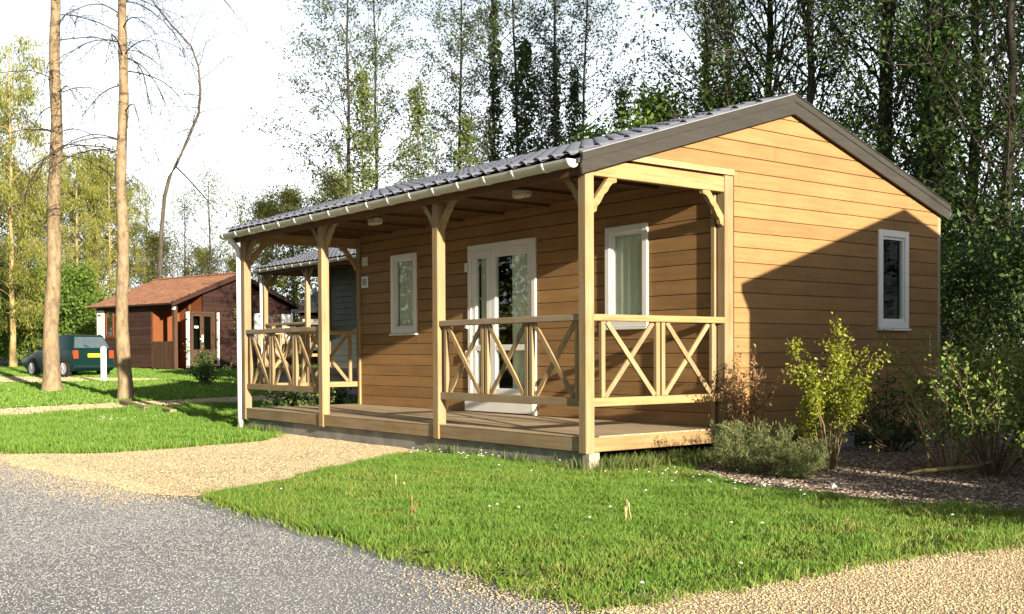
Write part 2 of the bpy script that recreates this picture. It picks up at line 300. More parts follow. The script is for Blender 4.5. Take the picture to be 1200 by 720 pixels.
def smooth_noise(P, s, seed):
    r = np.random.default_rng(seed); v = np.zeros(len(P))
    for k in range(7):
        a = r.uniform(0, 6.28); f = s * r.uniform(.6, 1.9); v += np.sin((P[:, 0] * math.cos(a) + P[:, 1] * math.sin(a)) * f + r.uniform(0, 6.28))
    return v / 7
def grass(name, P, h0, h1, wd, m, lean=.45, off=0.0, patch=True):
    n = len(P); z = gz(P[:, 0], P[:, 1]) + off; a = rng.uniform(0, 6.283, n); h = rng.uniform(h0, h1, n)
    if patch: h = h * np.clip(1 + .7 * smooth_noise(P, 3.0, 5) + .9 * smooth_noise(P, 13.0, 6), .45, 2.2)
    ln = h * rng.uniform(.05, lean, n) * 1.4; b = rng.uniform(0, 6.283, n); w = wd * rng.uniform(.6, 1.3, n)
    ca, sa = np.cos(a) * w, np.sin(a) * w; dx, dy = np.cos(b) * ln, np.sin(b) * ln
    base = np.stack([P[:, 0], P[:, 1], z], 1); V = np.zeros((n, 5, 3))
    V[:, 0] = base - np.stack([ca, sa, 0 * ca], 1); V[:, 1] = base + np.stack([ca, sa, 0 * ca], 1)
    mid = base + np.stack([dx * .35, dy * .35, h * .6], 1); V[:, 2] = mid + np.stack([ca, sa, 0 * ca], 1) * .75; V[:, 3] = mid - np.stack([ca, sa, 0 * ca], 1) * .75
    V[:, 4] = base + np.stack([dx, dy, h], 1)
    i = np.arange(n)[:, None] * 5
    F = np.concatenate([i + [0, 1, 2], i + [0, 2, 3], i + [3, 2, 4]], 0)
    return tag(link(name, np_mesh(name, V.reshape(-1, 3), F, m)), cat='grass', kind='stuff')
def stones(name, P, s0, s1, m, flat=.6, off=0.004, ang=1.0):
    n = len(P); z = gz(P[:, 0], P[:, 1]) + off; s = rng.uniform(s0, s1, n); D = np.array([(1, 0, 0), (-1, 0, 0), (0, 1, 0), (0, -1, 0), (0, 0, 1), (0, 0, -1)], float)
    J = D[None] * (s[:, None, None] * rng.uniform(.6, 1.4, (n, 6, 1))); J[:, :, 2] *= flat
    J[:, :, :2] += rng.uniform(-.3, .3, (n, 6, 2)) * s[:, None, None]
    a = rng.uniform(0, 6.28, n); c, q = np.cos(a)[:, None], np.sin(a)[:, None]; x = J[:, :, 0] * c - J[:, :, 1] * q; y = J[:, :, 0] * q + J[:, :, 1] * c
    V = np.stack([x + P[:, 0:1], y + P[:, 1:2], J[:, :, 2] + z[:, None]], 2); T = np.array([(0, 2, 4), (2, 1, 4), (1, 3, 4), (3, 0, 4), (2, 0, 5), (1, 2, 5), (3, 1, 5), (0, 3, 5)])
    F = (np.arange(n)[:, None, None] * 6 + T[None]).reshape(-1, 3)
    return tag(link(name, np_mesh(name, V.reshape(-1, 3), F, m)), cat='gravel', kind='stuff')
grass_m = leafy('grass_blades', [(.095, .205, .022), (.14, .28, .036), (.205, .355, .058), (.115, .235, .028), (.27, .38, .09)], .35)
LAWN = [(-.62, -3.12), (-.3, -3.27), (1.9, -3.38), (3.9, -3.42), (4.0, -2.3), (4.05, -1.4), (4.25, -.5), (4.3, .7), (3.6, .65), (2.94, .2), (2.36, .16), (1.6, .22), (.85, .55), (.1, 1.2), (-.05, .12), (-2.5, .05), (-2.45, -.25), (-1.85, -1.25), (-.85, -2.7)]
yel_m = leafy('yellowed_grass', [(.20, .27, .04), (.30, .34, .075), (.36, .34, .12), (.16, .25, .03)], .35)
LAWN = wob(LAWN, .055, .16, 21)
P = scatter(LAWN, 11500); e = smooth_noise(P, 2.2, 3) + .8 * smooth_noise(P, 7, 4); thin = rng.random(len(P)) < .62 + .7 * e + .25; P = P[thin]; e = e[thin]; yl = rng.random(len(P)) < np.clip(.13 - .8 * e, .03, .5)
o = grass('lawn_grass', P[~yl], .016, .048, .0025, grass_m, .8); tag(o, 'bright sunlit lawn between the road and the porch of the large cabin')
o = grass('yellowed_grass', P[yl], .014, .042, .0025, yel_m, .95); tag(o, 'yellowish patches in the front lawn')
LEFT = [(-5.2, -3.45), (-4.55, -2.6), (-4.65, -1.9), (-5.05, -.6), (-5.95, .02), (-7.3, .2), (-7.6, 3.5), (-12.4, 4.3), (-11.9, -3.6)]
P = scatter(LEFT, 2600); o = grass('lawn_grass', P, .035, .075, .005, grass_m); tag(o, 'strip of grass left of the gravel pad in front of the narrow path')
FARL = [(-14.45, 4.5), (-13.6, -3.6), (-24, -8), (-40, -6), (-40, 16), (-24, 16), (-18, 9), (-18.5, 5.0)]
c0 = np.array(DR0); c1 = np.array(DR1); u = (c1 - c0) / np.linalg.norm(c1 - c0); nrm = np.array([-u[1], u[0]])
DRP = [tuple(c0 + nrm * 3.3), tuple(c1 + nrm * .8), tuple(c1 - nrm * .8), tuple(c0 - nrm * 3.3)]
P = scatter(FARL, 520, [DRP]); o = grass('lawn_grass', P, .03, .06, .014, grass_m); tag(o, 'far lawn around the two pale trunks and the white bollard')
# weedy edge in front of the low foundation and along the lawn borders
def along(poly, i0, i1, n, s):
    pts = np.array(poly[i0:i1 + 1]); k = rng.integers(0, len(pts) - 1, n); t = rng.random(n)[:, None]; return pts[k] + (pts[k + 1] - pts[k]) * t + rng.normal(0, s, (n, 2))
P = np.concatenate([along([(-2.4, -.03), (-.1, -.03)], 0, 1, 240, .04), along([(.05, .12), (.1, 1.6)], 0, 1, 2200, .16), along([(-7.2, .0), (-5.9, -.02)], 0, 1, 200, .04)])
o = grass('weed_tufts', P, .05, .15, .004, leafy('weed_blades', [(.07, .12, .02), (.12, .17, .04), (.16, .17, .06)], .3), .5, patch=False); tag(o, 'taller weeds growing against the foot of the porch')
edge = np.concatenate([along(LAWN, 0, 52, 3000, .05), along(LEFT, 0, 4, 900, .05)])
o = grass('edge_grass', edge, .02, .065, .003, leafy('edge_blades', [(.11, .20, .02), (.17, .27, .035), (.26, .30, .08)], .3), .9, patch=False); tag(o, 'ragged grass fringe spilling onto road and gravel')
peb = island('pale_chippings', [(.44, .43, .39), (.36, .355, .34), (.54, .53, .49), (.31, .31, .31), (.48, .45, .40)])
tanpeb = island('tan_pebbles', [(.55, .42, .24), (.66, .53, .34), (.44, .33, .19), (.72, .60, .42), (.52, .40, .24), (.24, .18, .12), (.58, .46, .29)])
roadpeb = island('road_chippings', [(.225, .23, .245), (.28, .285, .30), (.25, .255, .27), (.31, .315, .325), (.265, .27, .285), (.29, .295, .31), (.26, .265, .28), (.46, .46, .45)])
P = scatter([(-6, -3.5), (9, -3.5), (9, -7), (-1, -7), (-6, -5)], 4200); o = stones('road_gravel', P, .002, .0055, roadpeb); tag(o, 'loose grey chippings on the road surface')
P = scatter([(-7, -3.3), (4.5, -3.3), (6, -6.5), (-1, -6.5), (-7, -4.5)], 420); pr_ = np.exp(-np.abs(P[:, 1] + 3.4) / 1.2) * .9 + .25; P = P[rng.random(len(P)) < pr_]
o = stones('pale_chips', P, .0025, .006, peb); tag(o, 'pale stones strewn over the grey road')
P = scatter(PAD, 3200); q = along([(-5.2, -3.62), (-2.2, -3.6), (-.6, -3.4)], 0, 2, 9000, .34); q = q[q[:, 1] < -3.3]; q2 = along([(2.9, -3.45), (4.0, -3.5), (6, -3.5)], 0, 2, 3500, .16); P = np.concatenate([P, q, q2])
o = stones('tan_pebbles', P, .0025, .0062, tanpeb, off=.008); tag(o, 'tan gravel of the parking pad in front of the porch')
P = np.concatenate([scatter(PAD2, 6500), along([(3.8, -3.4), (3.95, -2.4), (4.0, -1.4), (4.2, -.4)], 0, 3, 1600, .06)]); o = stones('tan_pebbles', P, .0025, .0065, tanpeb, off=.008); tag(o, 'tan gravel in the bottom right corner beside the lawn')
PT = [(-11.8, -3.6), (-12.4, 4.3), (-14.4, 4.3), (-13.4, -3.6)]
P = np.concatenate([scatter(PT, 500), scatter(DRP, 260)]); o = stones('tan_pebbles', P, .008, .022, tanpeb, off=.008); tag(o, 'tan gravel of the far path and drive')
chip = island('bark_mulch', [(.16, .12, .095), (.24, .185, .145), (.10, .075, .06), (.36, .29, .23), (.19, .145, .115), (.60, .54, .47)])
P = scatter(BED, 1500); o = stones('bark_mulch', P, .006, .022, chip, .35, .010); tag(o, 'dark bark mulch with pale chips covering the planting bed')
# daisies: a white head on a thin stalk
P = np.concatenate([along([(.75, .1), (1.6, -.15), (2.6, -.25)], 0, 2, 30, .10), scatter(LAWN, 1.0), along([(-2.2, -.5), (-.6, -.25)], 0, 1, 22, .2), along([(-9.6, -1.2), (-9.3, -.9)], 0, 1, 22, .15)])
mb = MB()
for x, y in P:
    h = random.uniform(.06, .11); g = float(gz(x, y)); r = .010; mb.add([(x - .0015, y, g), (x + .0015, y, g), (x, y, g + h)], [(0, 1, 2)])
    mb.add([(x + r * math.cos(k), y + r * math.sin(k), g + h + .002 * (i % 2)) for i, k in enumerate([j * math.pi / 4 for j in range(8)])] + [(x, y, g + h + .008)], [(i, (i + 1) % 8, 8) for i in range(8)])
tag(mb.build('daisies', simple('daisy_white', (.75, .75, .70), .8)), 'small white daisies dotted in the lawn', 'flowers', kind='stuff')

# ------------------------------------------------------------------ the large cabin
D, W, LL, DZ = 1.765, 5.478, 7.062, .30
YR = 2.74; TOPZ = 3.60; SL = .311
def rtop(y): return TOPZ - SL * abs(y - YR)
def board(name, along_axis, a0, a1, z0, z1, face, m, parent, out, th=.022, ch=.010, cut=None):
    """one lap board; out=+1/-1 outward sign on the other axis; cut(z) gives the ends of a raked board"""
    g = .0024; prof = [(0, z0 + g), (th, z0 + g), (th, z1 - ch), (th - ch, z1 - g), (0, z1 - g)]
    e0 = cut if cut else (lambda z: (a0, a1))
    if along_axis == 'Y': f0 = lambda n, z: (face + out * (n - th), e0(z)[0], z); f1 = lambda n, z: (face + out * (n - th), e0(z)[1], z)
    else: f0 = lambda n, z: (e0(z)[0], face + out * (n - th), z); f1 = lambda n, z: (e0(z)[1], face + out * (n - th), z)
    return MB().prism(prof, f0, f1).build(name, m, parent)
def brace(parent, m, px, py, z, ax, sg, y0=None, s=1.0):
    """curved knee brace under a beam; starts at the post face, runs along ax with sign sg"""
    poly = [(.19, 0), (.285, 0), (.285, .035), (.235, .05), (.20, .085), (.175, .125), (.14, .15), (.115, .19), (.085, .235), (.055, .26), (.045, .305), (0, .325), (0, .225)]
    poly = [(u * s, v * s) for u, v in poly]; t = .022
    if ax == 'X': f = lambda d: (lambda u, v: (px + sg * u, py + d, z - v))
    else: f = lambda d: (lambda u, v: (px + d, py + sg * u, z - v))
    mb = MB(); n = len(poly); o = mb.prism(poly, f(-t), f(t)).build('brace', m, parent)
    return o
def window(parent, axis, a0, a1, z0, z1, face, out, fw=.07, name='window', curtains=None, gm='glass'):
    """white frame standing proud, pane set back, sill and dark room behind"""
    def bx(mb, p0, p1, n0, n1, q0, q1):
        A, B = sorted((face + out * n0, face + out * n1))
        return mb.box(A, B, p0, p1, q0, q1) if axis == 'Y' else mb.box(p0, p1, A, B, q0, q1)
    mb = MB()
    bx(mb, a0, a0 + fw, -.06, .022, z0, z1); bx(mb, a1 - fw, a1, -.06, .022, z0, z1); bx(mb, a0 + fw, a1 - fw, -.06, .0215, z1 - fw, z1); bx(mb, a0 + fw, a1 - fw, -.06, .0215, z0, z0 + fw)
    fr = mb.build(name, M['white'], parent, bevel=.004)
    mb = MB(); e = fw; s = .028
    bx(mb, a0 + e, a0 + e + s, -.05, .004, z0 + e, z1 - e); bx(mb, a1 - e - s, a1 - e, -.05, .004, z0 + e, z1 - e); bx(mb, a0 + e + s, a1 - e - s, -.05, .0035, z1 - e - s, z1 - e); bx(mb, a0 + e + s, a1 - e - s, -.05, .0035, z0 + e, z0 + e + s)
    mb.build('sash', M['white'], fr)
    bx(MB(), a0 + e + s - .004, a1 - e - s + .004, -.034, -.028, z0 + e + s - .004, z1 - e - s + .004).build('pane', M[gm], fr)
    bx(MB(), a0 - .012, a1 + .012, -.01, .045, z0 - .028, z0 - .004).build('sill', M['white'], fr, bevel=.003)
    for c0, c1 in curtains or ():
        n = 14; vs = []
        for k in range(n + 1):
            q = c0 + (c1 - c0) * k / n; dn = -.085 + .018 * math.sin(k * 2.1)
            for z in (z0 + .05, z1 - .05): vs.append((face + out * dn, q, z) if axis == 'Y' else (q, face + out * dn, z))
        MB().add(vs, [(2 * k, 2 * k + 2, 2 * k + 3, 2 * k + 1) for k in range(n)]).build('curtain', M['curtain'], fr)
    return fr
def tile_mesh(wd, ln):
    """interlocking pantile: a roll and a pan, turned-down front lip"""
    n = 10; V = []; F = []
    for yy, lift in ((0, .024), (.012, .034), (ln, -.010)):
        for k in range(n + 1):
            u = k / n; z = .026 * math.sin(math.pi * u / .55) if u < .55 else -.010 * math.sin(math.pi * (u - .55) / .45)
            V.append((u * wd, yy, z + lift * (.5 + .5 * (u < .55))))
    for j in range(2):
        for k in range(n): F.append((j * (n + 1) + k, j * (n + 1) + k + 1, (j + 1) * (n + 1) + k + 1, (j + 1) * (n + 1) + k))
    me = bpy.data.meshes.new('roof_tile'); me.from_pydata(V, [], F); me.materials.append(M['tile'])
    return me
def build_cabin(root, full):
    R = root
    # --- structure, floor
    if full:
        MB().box(-LL + .06, -.105, .05, .16, -.05, .158).build('foundation', M['conc'], R, bevel=.006)
        MB().box(-.105, -.004, .03, .15, -.05, .157).build('foundation_pier', M['conc_l'], R, bevel=.006)
        for x in (-.12, -2.4, -4.7, -6.9):
            for y in (2.0, 3.7, 5.3): MB().box(x - .12, x + .12, y - .12, y + .12, -.05, .16).build('foundation_pier', M['conc'], R)
    else:
        MB().box(-LL + .06, -.105, .05, W - .05, -.6, .158).build('foundation', M['conc'], R)
    MB().box(-LL + .03, -.03, D + .02, W - .03, .16, .29).build('floor', M['soffit'], R)
    posts = [(-.1, 0), (-2.374, 0), (-4.855, 0), (-LL, 0)]
    MB().box(-LL + .03, -.01, .004, .034, .164, .288).build('deck_fascia', M['pale_x'], R, bevel=.003)
    MB().box(-.034, -.004, .036, D, .163, .289).build('deck_fascia', M['pale_y'], R, bevel=.003)
    MB().box(-LL + .004, -LL + .034, .036, D, .163, .289).build('deck_fascia', M['pale_y'], R)
    y = .0; k = 0
    if full:
        while y < D - .03:
            y1 = min(y + .141, D - .004)
            for x0, x1 in (((-LL, -3.6), (-3.597, 0)) if k % 2 else ((-LL, -2.1), (-2.097, 0))):
                if y < .1:      # notched between the posts
                    for a, b in ((-LL + .1, -4.855), (-4.755, -2.374), (-2.274, -.1)):
                        if k == 0 and x1 == 0: MB().box(a + .001, b - .001, y, y1 - .006, .289, .30 + .001).build('deck_board', M['deck'], R)
                else: MB().box(x0, x1, y, y1 - .006, .289, .30 + random.uniform(-.001, .001)).build('deck_board', M['deck'], R)
            y = y1; k += 1
    else: MB().box(-LL, 0, .0, D, .289, .30).build('deck_board', M['deck'], R)
    # --- posts
    for i, (x, yy) in enumerate(posts):
        MB().box(x, x + .1, -.012, .088, .15, 2.585 if 0 < i < 3 else 2.60).build('post', M['pale_z'], R, bevel=.006)
    for x in (-.105, -LL + .005):
        MB().box(x, x + .1, D + .003, D + .125, .12, 2.715).build('post', M['pale_z'], R, bevel=.005)
    MB().box(-.105, .0, W - .062, W, .12, 2.62).build('corner_trim', M['rail'], R, bevel=.004)
    MB().box(-.155, -.112, D - .03, D - .002, .30, 2.72).build('corner_trim', M['pale_z'], R)
    MB().box(-LL + .108, -LL + .15, D - .03, D - .002, .30, 2.9).build('corner_trim', M['pale_z'], R)
    # --- beams and braces
    MB().box(-LL - .1, -.004, .012, .082, 2.588, 2.70).build('eave_beam', M['soffit'], R)
    MB().box(-LL - .12, .03, -.075, -.052, 2.545, 2.69).build('fascia_board', M['soffit'], R)
    for x in (-.085, -LL + .012):
        MB().prism([(.09, 2.555), (D + .002, 2.555), (D + .002, 2.70), (.40, 2.70), (.09, 2.604)], lambda a, b: (x, a, b), lambda a, b: (x + .072, a, b)).build('end_beam', M['pale_y'], R, bevel=.004)
        MB().box(x + .06, x + .088, .42, D + .13, 2.722, 2.775).build('gable_strip', M['rough'], R)
        brace(R, M['pale_y'], x + .04, .09, 2.556, 'Y', 1); brace(R, M['pale_y'], x + .04, D + .002, 2.556, 'Y', -1)
    for i, (x, yy) in enumerate(posts):
        if i > 0: brace(R, M['pale_x'], x + .1, .045, 2.589, 'X', 1, s=.95)
        if i < 3: brace(R, M['pale_x'], x, .045, 2.589, 'X', -1, s=.95)
    # --- roof
    rf = MB()
    rf.prism([(-.12, rtop(-.12) - .075), (YR, TOPZ - .075), (YR, TOPZ - .035), (-.12, rtop(-.12) - .035)], lambda a, b: (-LL - .19, a, b), lambda a, b: (.03, a, b))
    rf.prism([(W + .12, rtop(W + .12) - .075), (YR, TOPZ - .075), (YR, TOPZ), (W + .12, rtop(W + .12))], lambda a, b: (-LL - .19, a, b), lambda a, b: (.03, a, b))
    rf = rf.build('roof', M['underlay'], R)
    cols, rows = 36, 8; wd = (LL + .24) / cols; lh = 2.9 / rows * math.sqrt(1 + SL * SL) * 1.0; me = tile_mesh(wd, lh + .05); an = math.atan(SL)
    if full:
        for r_ in range(rows):
            for c_ in range(cols):
                y = -.145 + r_ * 2.885 / rows
                t = link('roof_tile', me, rf); t.location = (-LL - .19 + c_ * wd, y, rtop(y) - .006 + random.uniform(-.002, .002)); t.rotation_euler = (an, 0, random.uniform(-.006, .006))
    else:
        V = np.array([v.co for v in me.vertices]); Fq = np.array([p.vertices for p in me.polygons]); AV = []; AF = []
        ca, sa = math.cos(an), math.sin(an)
        for r_ in range(rows):
            for c_ in range(cols):
                y = -.145 + r_ * 2.885 / rows; Q = np.stack([V[:, 0] - LL - .19 + c_ * wd, V[:, 1] * ca - V[:, 2] * sa + y, V[:, 1] * sa + V[:, 2] * ca + rtop(y) - .006], 1); AF.append(Fq + sum(map(len, AV))); AV.append(Q)
        tag(link('roof_tiles', np_mesh('roof_tiles', np.concatenate(AV), np.concatenate(AF), M['tile']), rf), kind='stuff')
    MB().prism([(-.13, -.055), (0, .012), (.13, -.055), (.13, -.035), (0, .034), (-.13, -.035)], lambda a, b: (-LL - .2, YR + a, TOPZ + b), lambda a, b: (.035, YR + a, TOPZ + b)).build('ridge_cap', M['tile'], R)
    for x in (.034, -LL - .215):
        for sg in (-1, 1):
            e = YR + sg * (YR + .10); ze = rtop(-.10)
            MB().prism([(e, ze - .175), (e, ze + .002), (YR, TOPZ + .004), (YR, TOPZ - .19)], lambda a, b: (x, a, b), lambda a, b: (x + .025, a, b)).build('barge_board', M['barge'], R)
            MB().prism([(e, ze - .062), (e, ze - .006), (YR, TOPZ - .005), (YR, TOPZ - .067)], lambda a, b: (x - .008 if x < 0 else x + .0252, a, b), lambda a, b: (x - .0002 if x < 0 else x + .034, a, b)).build('cover_strip', M['barge'], R)
            MB().prism([(e, ze + .003), (e, ze + .011), (YR, TOPZ + .015), (YR, TOPZ + .005)], lambda a, b: (x - .03 if x > 0 else x - .003, a, b), lambda a, b: (x + .036 if x > 0 else x + .055, a, b)).build('barge_trim', M['lead'] if sg < 0 else M['barge'], R)
    # --- gutter: half-round trough with brackets, downpipe at the left end
    def trough(x0, x1, cy, cz, r, name, parent, m, t=.004, cap=True):
        A = [math.pi + math.pi * k / 10 for k in range(11)]; poly = [(cy + r * math.cos(a), cz + r * math.sin(a)) for a in A] + [(cy + (r - t) * math.cos(a), cz + (r - t) * math.sin(a)) for a in reversed(A)]
        mb = MB().prism(poly, lambda a, b: (x0, a, b), lambda a, b: (x1, a, b))
        return mb.build(name, m, parent)
    gu = trough(-LL - .26, -.02, -.150, 2.668, .068, 'gutter', R, M['gutter'])
    for xx in (-.022, -LL - .264):
        A = [math.pi + math.pi * k / 10 for k in range(11)]; MB().prism([(-.150 + .070 * math.cos(a), 2.668 + .070 * math.sin(a)) for a in A], lambda a, b: (xx, a, b), lambda a, b: (xx + .02, a, b)).build('end_cap', M['bracket'], gu)
    for k in range(17): trough(-.36 - k * .43, -.335 - k * .43, -.150, 2.668, .074, 'gutter_bracket', gu, M['bracket'], .006)
    px = -LL - .065
    MB().tube([(px, -.146, 2.62), (px, -.12, 2.57), (px, -.03, 2.47), (px, -.01, 2.40), (px, -.01, .02 if full else -.1)], .040, 12).build('downpipe', M['white'], R, smooth=True)
    # --- porch ceiling
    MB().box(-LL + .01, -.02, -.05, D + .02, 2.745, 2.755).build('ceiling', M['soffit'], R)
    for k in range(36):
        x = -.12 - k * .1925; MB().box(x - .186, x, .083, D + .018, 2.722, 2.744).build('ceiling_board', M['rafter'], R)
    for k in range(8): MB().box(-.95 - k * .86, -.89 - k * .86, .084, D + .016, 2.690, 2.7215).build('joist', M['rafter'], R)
    # --- walls
    rows_z = [2.624 - .146 * k for k in range(-7, 17)]
    MB().prism([(D + .03, .16), (W - .03, .16), (W - .03, rtop(W) - .2), (YR, TOPZ - .12), (D + .03, rtop(D) - .2)], lambda a, b: (-LL + .04, a, b), lambda a, b: (-LL + .12, a, b)).build('wall', M['soffit'], R)
    MB().box(-LL + .03, -.03, W - .06, W - .02, .16, rtop(W) - .2).build('wall', M['soffit'], R)
    op_f = [(-4.22, -2.868, .30, 2.372), (-1.675, -1.037, 1.296, 2.364)] + ([(-6.06, -5.411, 1.308, 2.386)] if full else [])
    op_g = [(4.235, 4.807, 1.284, 2.362)]
    def backing(axis, a0, a1, zt, ops, n0, n1):
        cs = sorted({a0, a1, *[o[0] + .03 for o in ops], *[o[1] - .03 for o in ops]}); mb = MB()
        for i in range(len(cs) - 1):
            zz = [(.16, zt)]
            for o in ops:
                if o[0] < (cs[i] + cs[i + 1]) / 2 < o[1]: zz = [(.16, o[2] + .03), (o[3] - .03, zt)]
            for q0, q1 in zz:
                if q1 - q0 > .01: mb.box(cs[i], cs[i + 1], n0, n1, q0, q1) if axis == 'X' else mb.box(n0, n1, cs[i], cs[i + 1], q0, q1)
        mb.build('wall', M['soffit'], R)
    backing('X', -LL + .12, -.11, 3.14, op_f, D + .022, D + .07); backing('Y', D + .13, W - .06, 2.62, op_g, -.09, -.04)
    MB().prism([(.55, 2.70), (W - .06, 2.64), (YR, TOPZ - .13)], lambda a, b: (-.09, a, b), lambda a, b: (-.045, a, b)).build('wall', M['soffit'], R)
    r2 = random.Random(5)
    for i, z1 in enumerate(rows_z):
        z0 = max(z1 - .146, .18); 
        # gable boards
        zl = z0; lim = 2.64
        def ends(z):
            s = max(0, (z - (TOPZ - .13 - SL * YR)) / SL)      # clip under the roof line
            l = s + .02; r = 2 * YR - s - .02
            l = max(l, D + .128) if z1 < 2.79 else l
            return (l, min(r, W - .064))
        lo, hi = ends(z0), ends(z1)
        if lo[1] - lo[0] > .12 and z0 > .1:
            if not full: board('siding_board', 'Y', *lo, z0, z1, 0, M['sid_y'], R, 1, cut=(lambda z: ends(z) if ends(z)[1] > ends(z)[0] else (YR - .01, YR + .01)))
            else:
                seams = {4: 2.5, 8: 3.05, 6: 1.95}.get(i)
                ops = [o for o in op_g if o[2] < z1 and o[3] > z0]
                zbig = z1 - z0
                if ops:
                    o = ops[0]
                    board('siding_board', 'Y', lo[0], o[0], z0, z1, 0, M['sid_y'], R, 1); board('siding_board', 'Y', o[1], lo[1], z0, z1, 0, M['sid_y'], R, 1)
                    if o[2] - z0 > .02: board('siding_board', 'Y', o[0], o[1], z0, o[2], 0, M['sid_y'], R, 1)
                    if z1 - o[3] > .02: board('siding_board', 'Y', o[0], o[1], o[3], z1, 0, M['sid_y'], R, 1)
                elif seams:
                    board('siding_board', 'Y', 0, 0, z0, z1, 0, M['sid_y'], R, 1, cut=lambda z: (ends(z)[0], seams - .0015)); board('siding_board', 'Y', 0, 0, z0, z1, 0, M['sid_y'], R, 1, cut=lambda z: (seams + .0015, ends(z)[1]))
                else: board('siding_board', 'Y', 0, 0, z0, z1, 0, M['sid_y'], R, 1, cut=lambda z: ends(z) if ends(z)[1] > ends(z)[0] else (YR - .01, YR + .01))
        # porch wall boards
        z0 = max(z1 - .146, .302)
        if z1 <= 3.2 and z1 - z0 > .02:
            segs = [(-LL + .15, -.16, z0, z1)]
            for o in op_f:
                ns = []
                for a, b, q0, q1 in segs:
                    if o[0] >= b or o[1] <= a or o[2] >= q1 or o[3] <= q0: ns.append((a, b, q0, q1)); continue
                    ns += [(a, o[0], q0, q1), (o[1], b, q0, q1)]
                    if o[2] - q0 > .02: ns.append((o[0], o[1], q0, o[2]))
                    if q1 - o[3] > .02: ns.append((o[0], o[1], o[3], q1))
                segs = ns
            for a, b, q0, q1 in segs:
                if b - a > .03: board('siding_board', 'X', a, b, q0, q1, D, M['sid_x'], R, -1)
    # --- openings
    if full: window(R, 'X', -6.06, -5.411, 1.308, 2.386, D, -1, curtains=[(-6.0, -5.46)])
    window(R, 'X', -1.675, -1.037, 1.296, 2.364, D, -1, curtains=[(-1.62, -1.14)])
    window(R, 'Y', 4.235, 4.807, 1.284, 2.362, 0, 1, .075, gm='glass_d')
    door = MB(); f = lambda a, b, q0, q1, n0=-.02, n1=.07: door.box(a, b, D + n0, D + n1, q0, q1)
    f(-4.22, -4.15, .30, 2.372); f(-2.938, -2.868, .30, 2.372); f(-4.15, -2.938, 2.302, 2.372, -.0195)
    dr = door.build('door_frame', M['white'], R, bevel=.004)
    for a, b, gl in ((-4.147, -3.752, .085), (-3.748, -2.941, .09)):
        door = MB(); f(a, a + gl, .47, 2.299, -.006, .05); f(b - gl, b, .47, 2.299, -.006, .05); f(a + gl, b - gl, 2.299 - .10, 2.299, -.0055, .05); f(a + gl, b - gl, .47, .60, -.0055, .05); f(a + gl, b - gl, 1.06, 1.13, -.0055, .05)
        lf = door.build('door_leaf', M['white'], dr, bevel=.003)
        for q0, q1 in ((.595, 1.065), (1.125, 2.205)): MB().box(a + gl - .004, b - gl + .004, D + .018, D + .024, q0, q1).build('pane', M['glass'], dr)
    MB().box(-4.23, -2.86, D - .065, D - .022, .312, .455).build('door_sill', M['white'], dr, bevel=.004)
    MB().tube([(-3.72, D - .01, 1.33), (-3.72, D - .06, 1.33), (-3.60, D - .06, 1.33)], .011, 8).build('handle', M['white'], dr, smooth=True)
    for z in (.95, 1.34, 2.05): MB().box(-4.25, -4.21, D - .045, D - .021, z, z + .11).build('hinge', M['white'], dr, bevel=.004)
    for a, b in ((-4.09, -3.82), (-3.45, -2.98)):
        n = 16; MB().add([(a + (b - a) * k / n, D + .10 + .02 * math.sin(k * 1.9), z) for k in range(n + 1) for z in (.35, 2.27)], [(2 * k, 2 * k + 2, 2 * k + 3, 2 * k + 1) for k in range(n)]).build('curtain', M['curtain'], dr)
    MB().box(-LL + .13, -.12, 3.6, 3.64, .3, 2.9).build('inner_wall', M['dark'], R)
    # --- railings
    def railing(ax, a0, a1, n, c, inset0, inset1):
        """ax the running axis, c the middle on the other axis"""
        def bar(lo, hi, d0, d1, z0, z1, nm, m, b=.003):
            mb = MB().box(lo, hi, c + d0, c + d1, z0, z1) if ax == 'X' else MB().box(c + d0, c + d1, lo, hi, z0, z1)
            return mb.build(nm, m, R, bevel=b)
        mw = M['pale_x'] if ax == 'X' else M['pale_y']
        bar(a0, a1, -.045, .045, 1.302, 1.36, 'handrail', M['rail'] if ax == 'X' else M['pale_y'], .006); bar(a0, a1, -.03, .03, .555, .63, 'bottom_rail', mw)
        lo, hi = a0 + inset0, a1 - inset1; pw = (hi - lo) / n; bw = .045
        for k in range(n):
            p, q = lo + k * pw, lo + (k + 1) * pw; g = .012 if True else 0
            p0 = p + (g if k else 0); q0 = q - (g if k < n - 1 else 0)
            bar(p0, p0 + bw, -.02, .02, .6305, 1.3015, 'baluster', M['pale_z']); bar(q0 - bw, q0, -.02, .02, .6305, 1.3015, 'baluster', M['pale_z'])
            for s, d in ((1, -.011), (-1, .011)):
                u0, u1 = (p0 + bw + .022, q0 - bw - .022) if s > 0 else (q0 - bw - .022, p0 + bw + .022)
                pt = (lambda u, z: (u, c + d, z)) if ax == 'X' else (lambda u, z: (c - d, u, z))
                MB().bar(pt(u0, 1.295), pt(u1, .637), .019, .046, up=(0, 1, 0) if False else (0, 0, 1)).build('cross_brace', M['pale_z'], R)
    railing('X', -2.274, -.1, 3, .045, .05, .05); railing('X', -LL + .1, -4.855, 3, .045, .05, .05)
    railing('Y', .088, D + .003, 2, -.05, .11, .11); railing('Y', .088, D + .003, 2, -LL + .05, .11, .11)
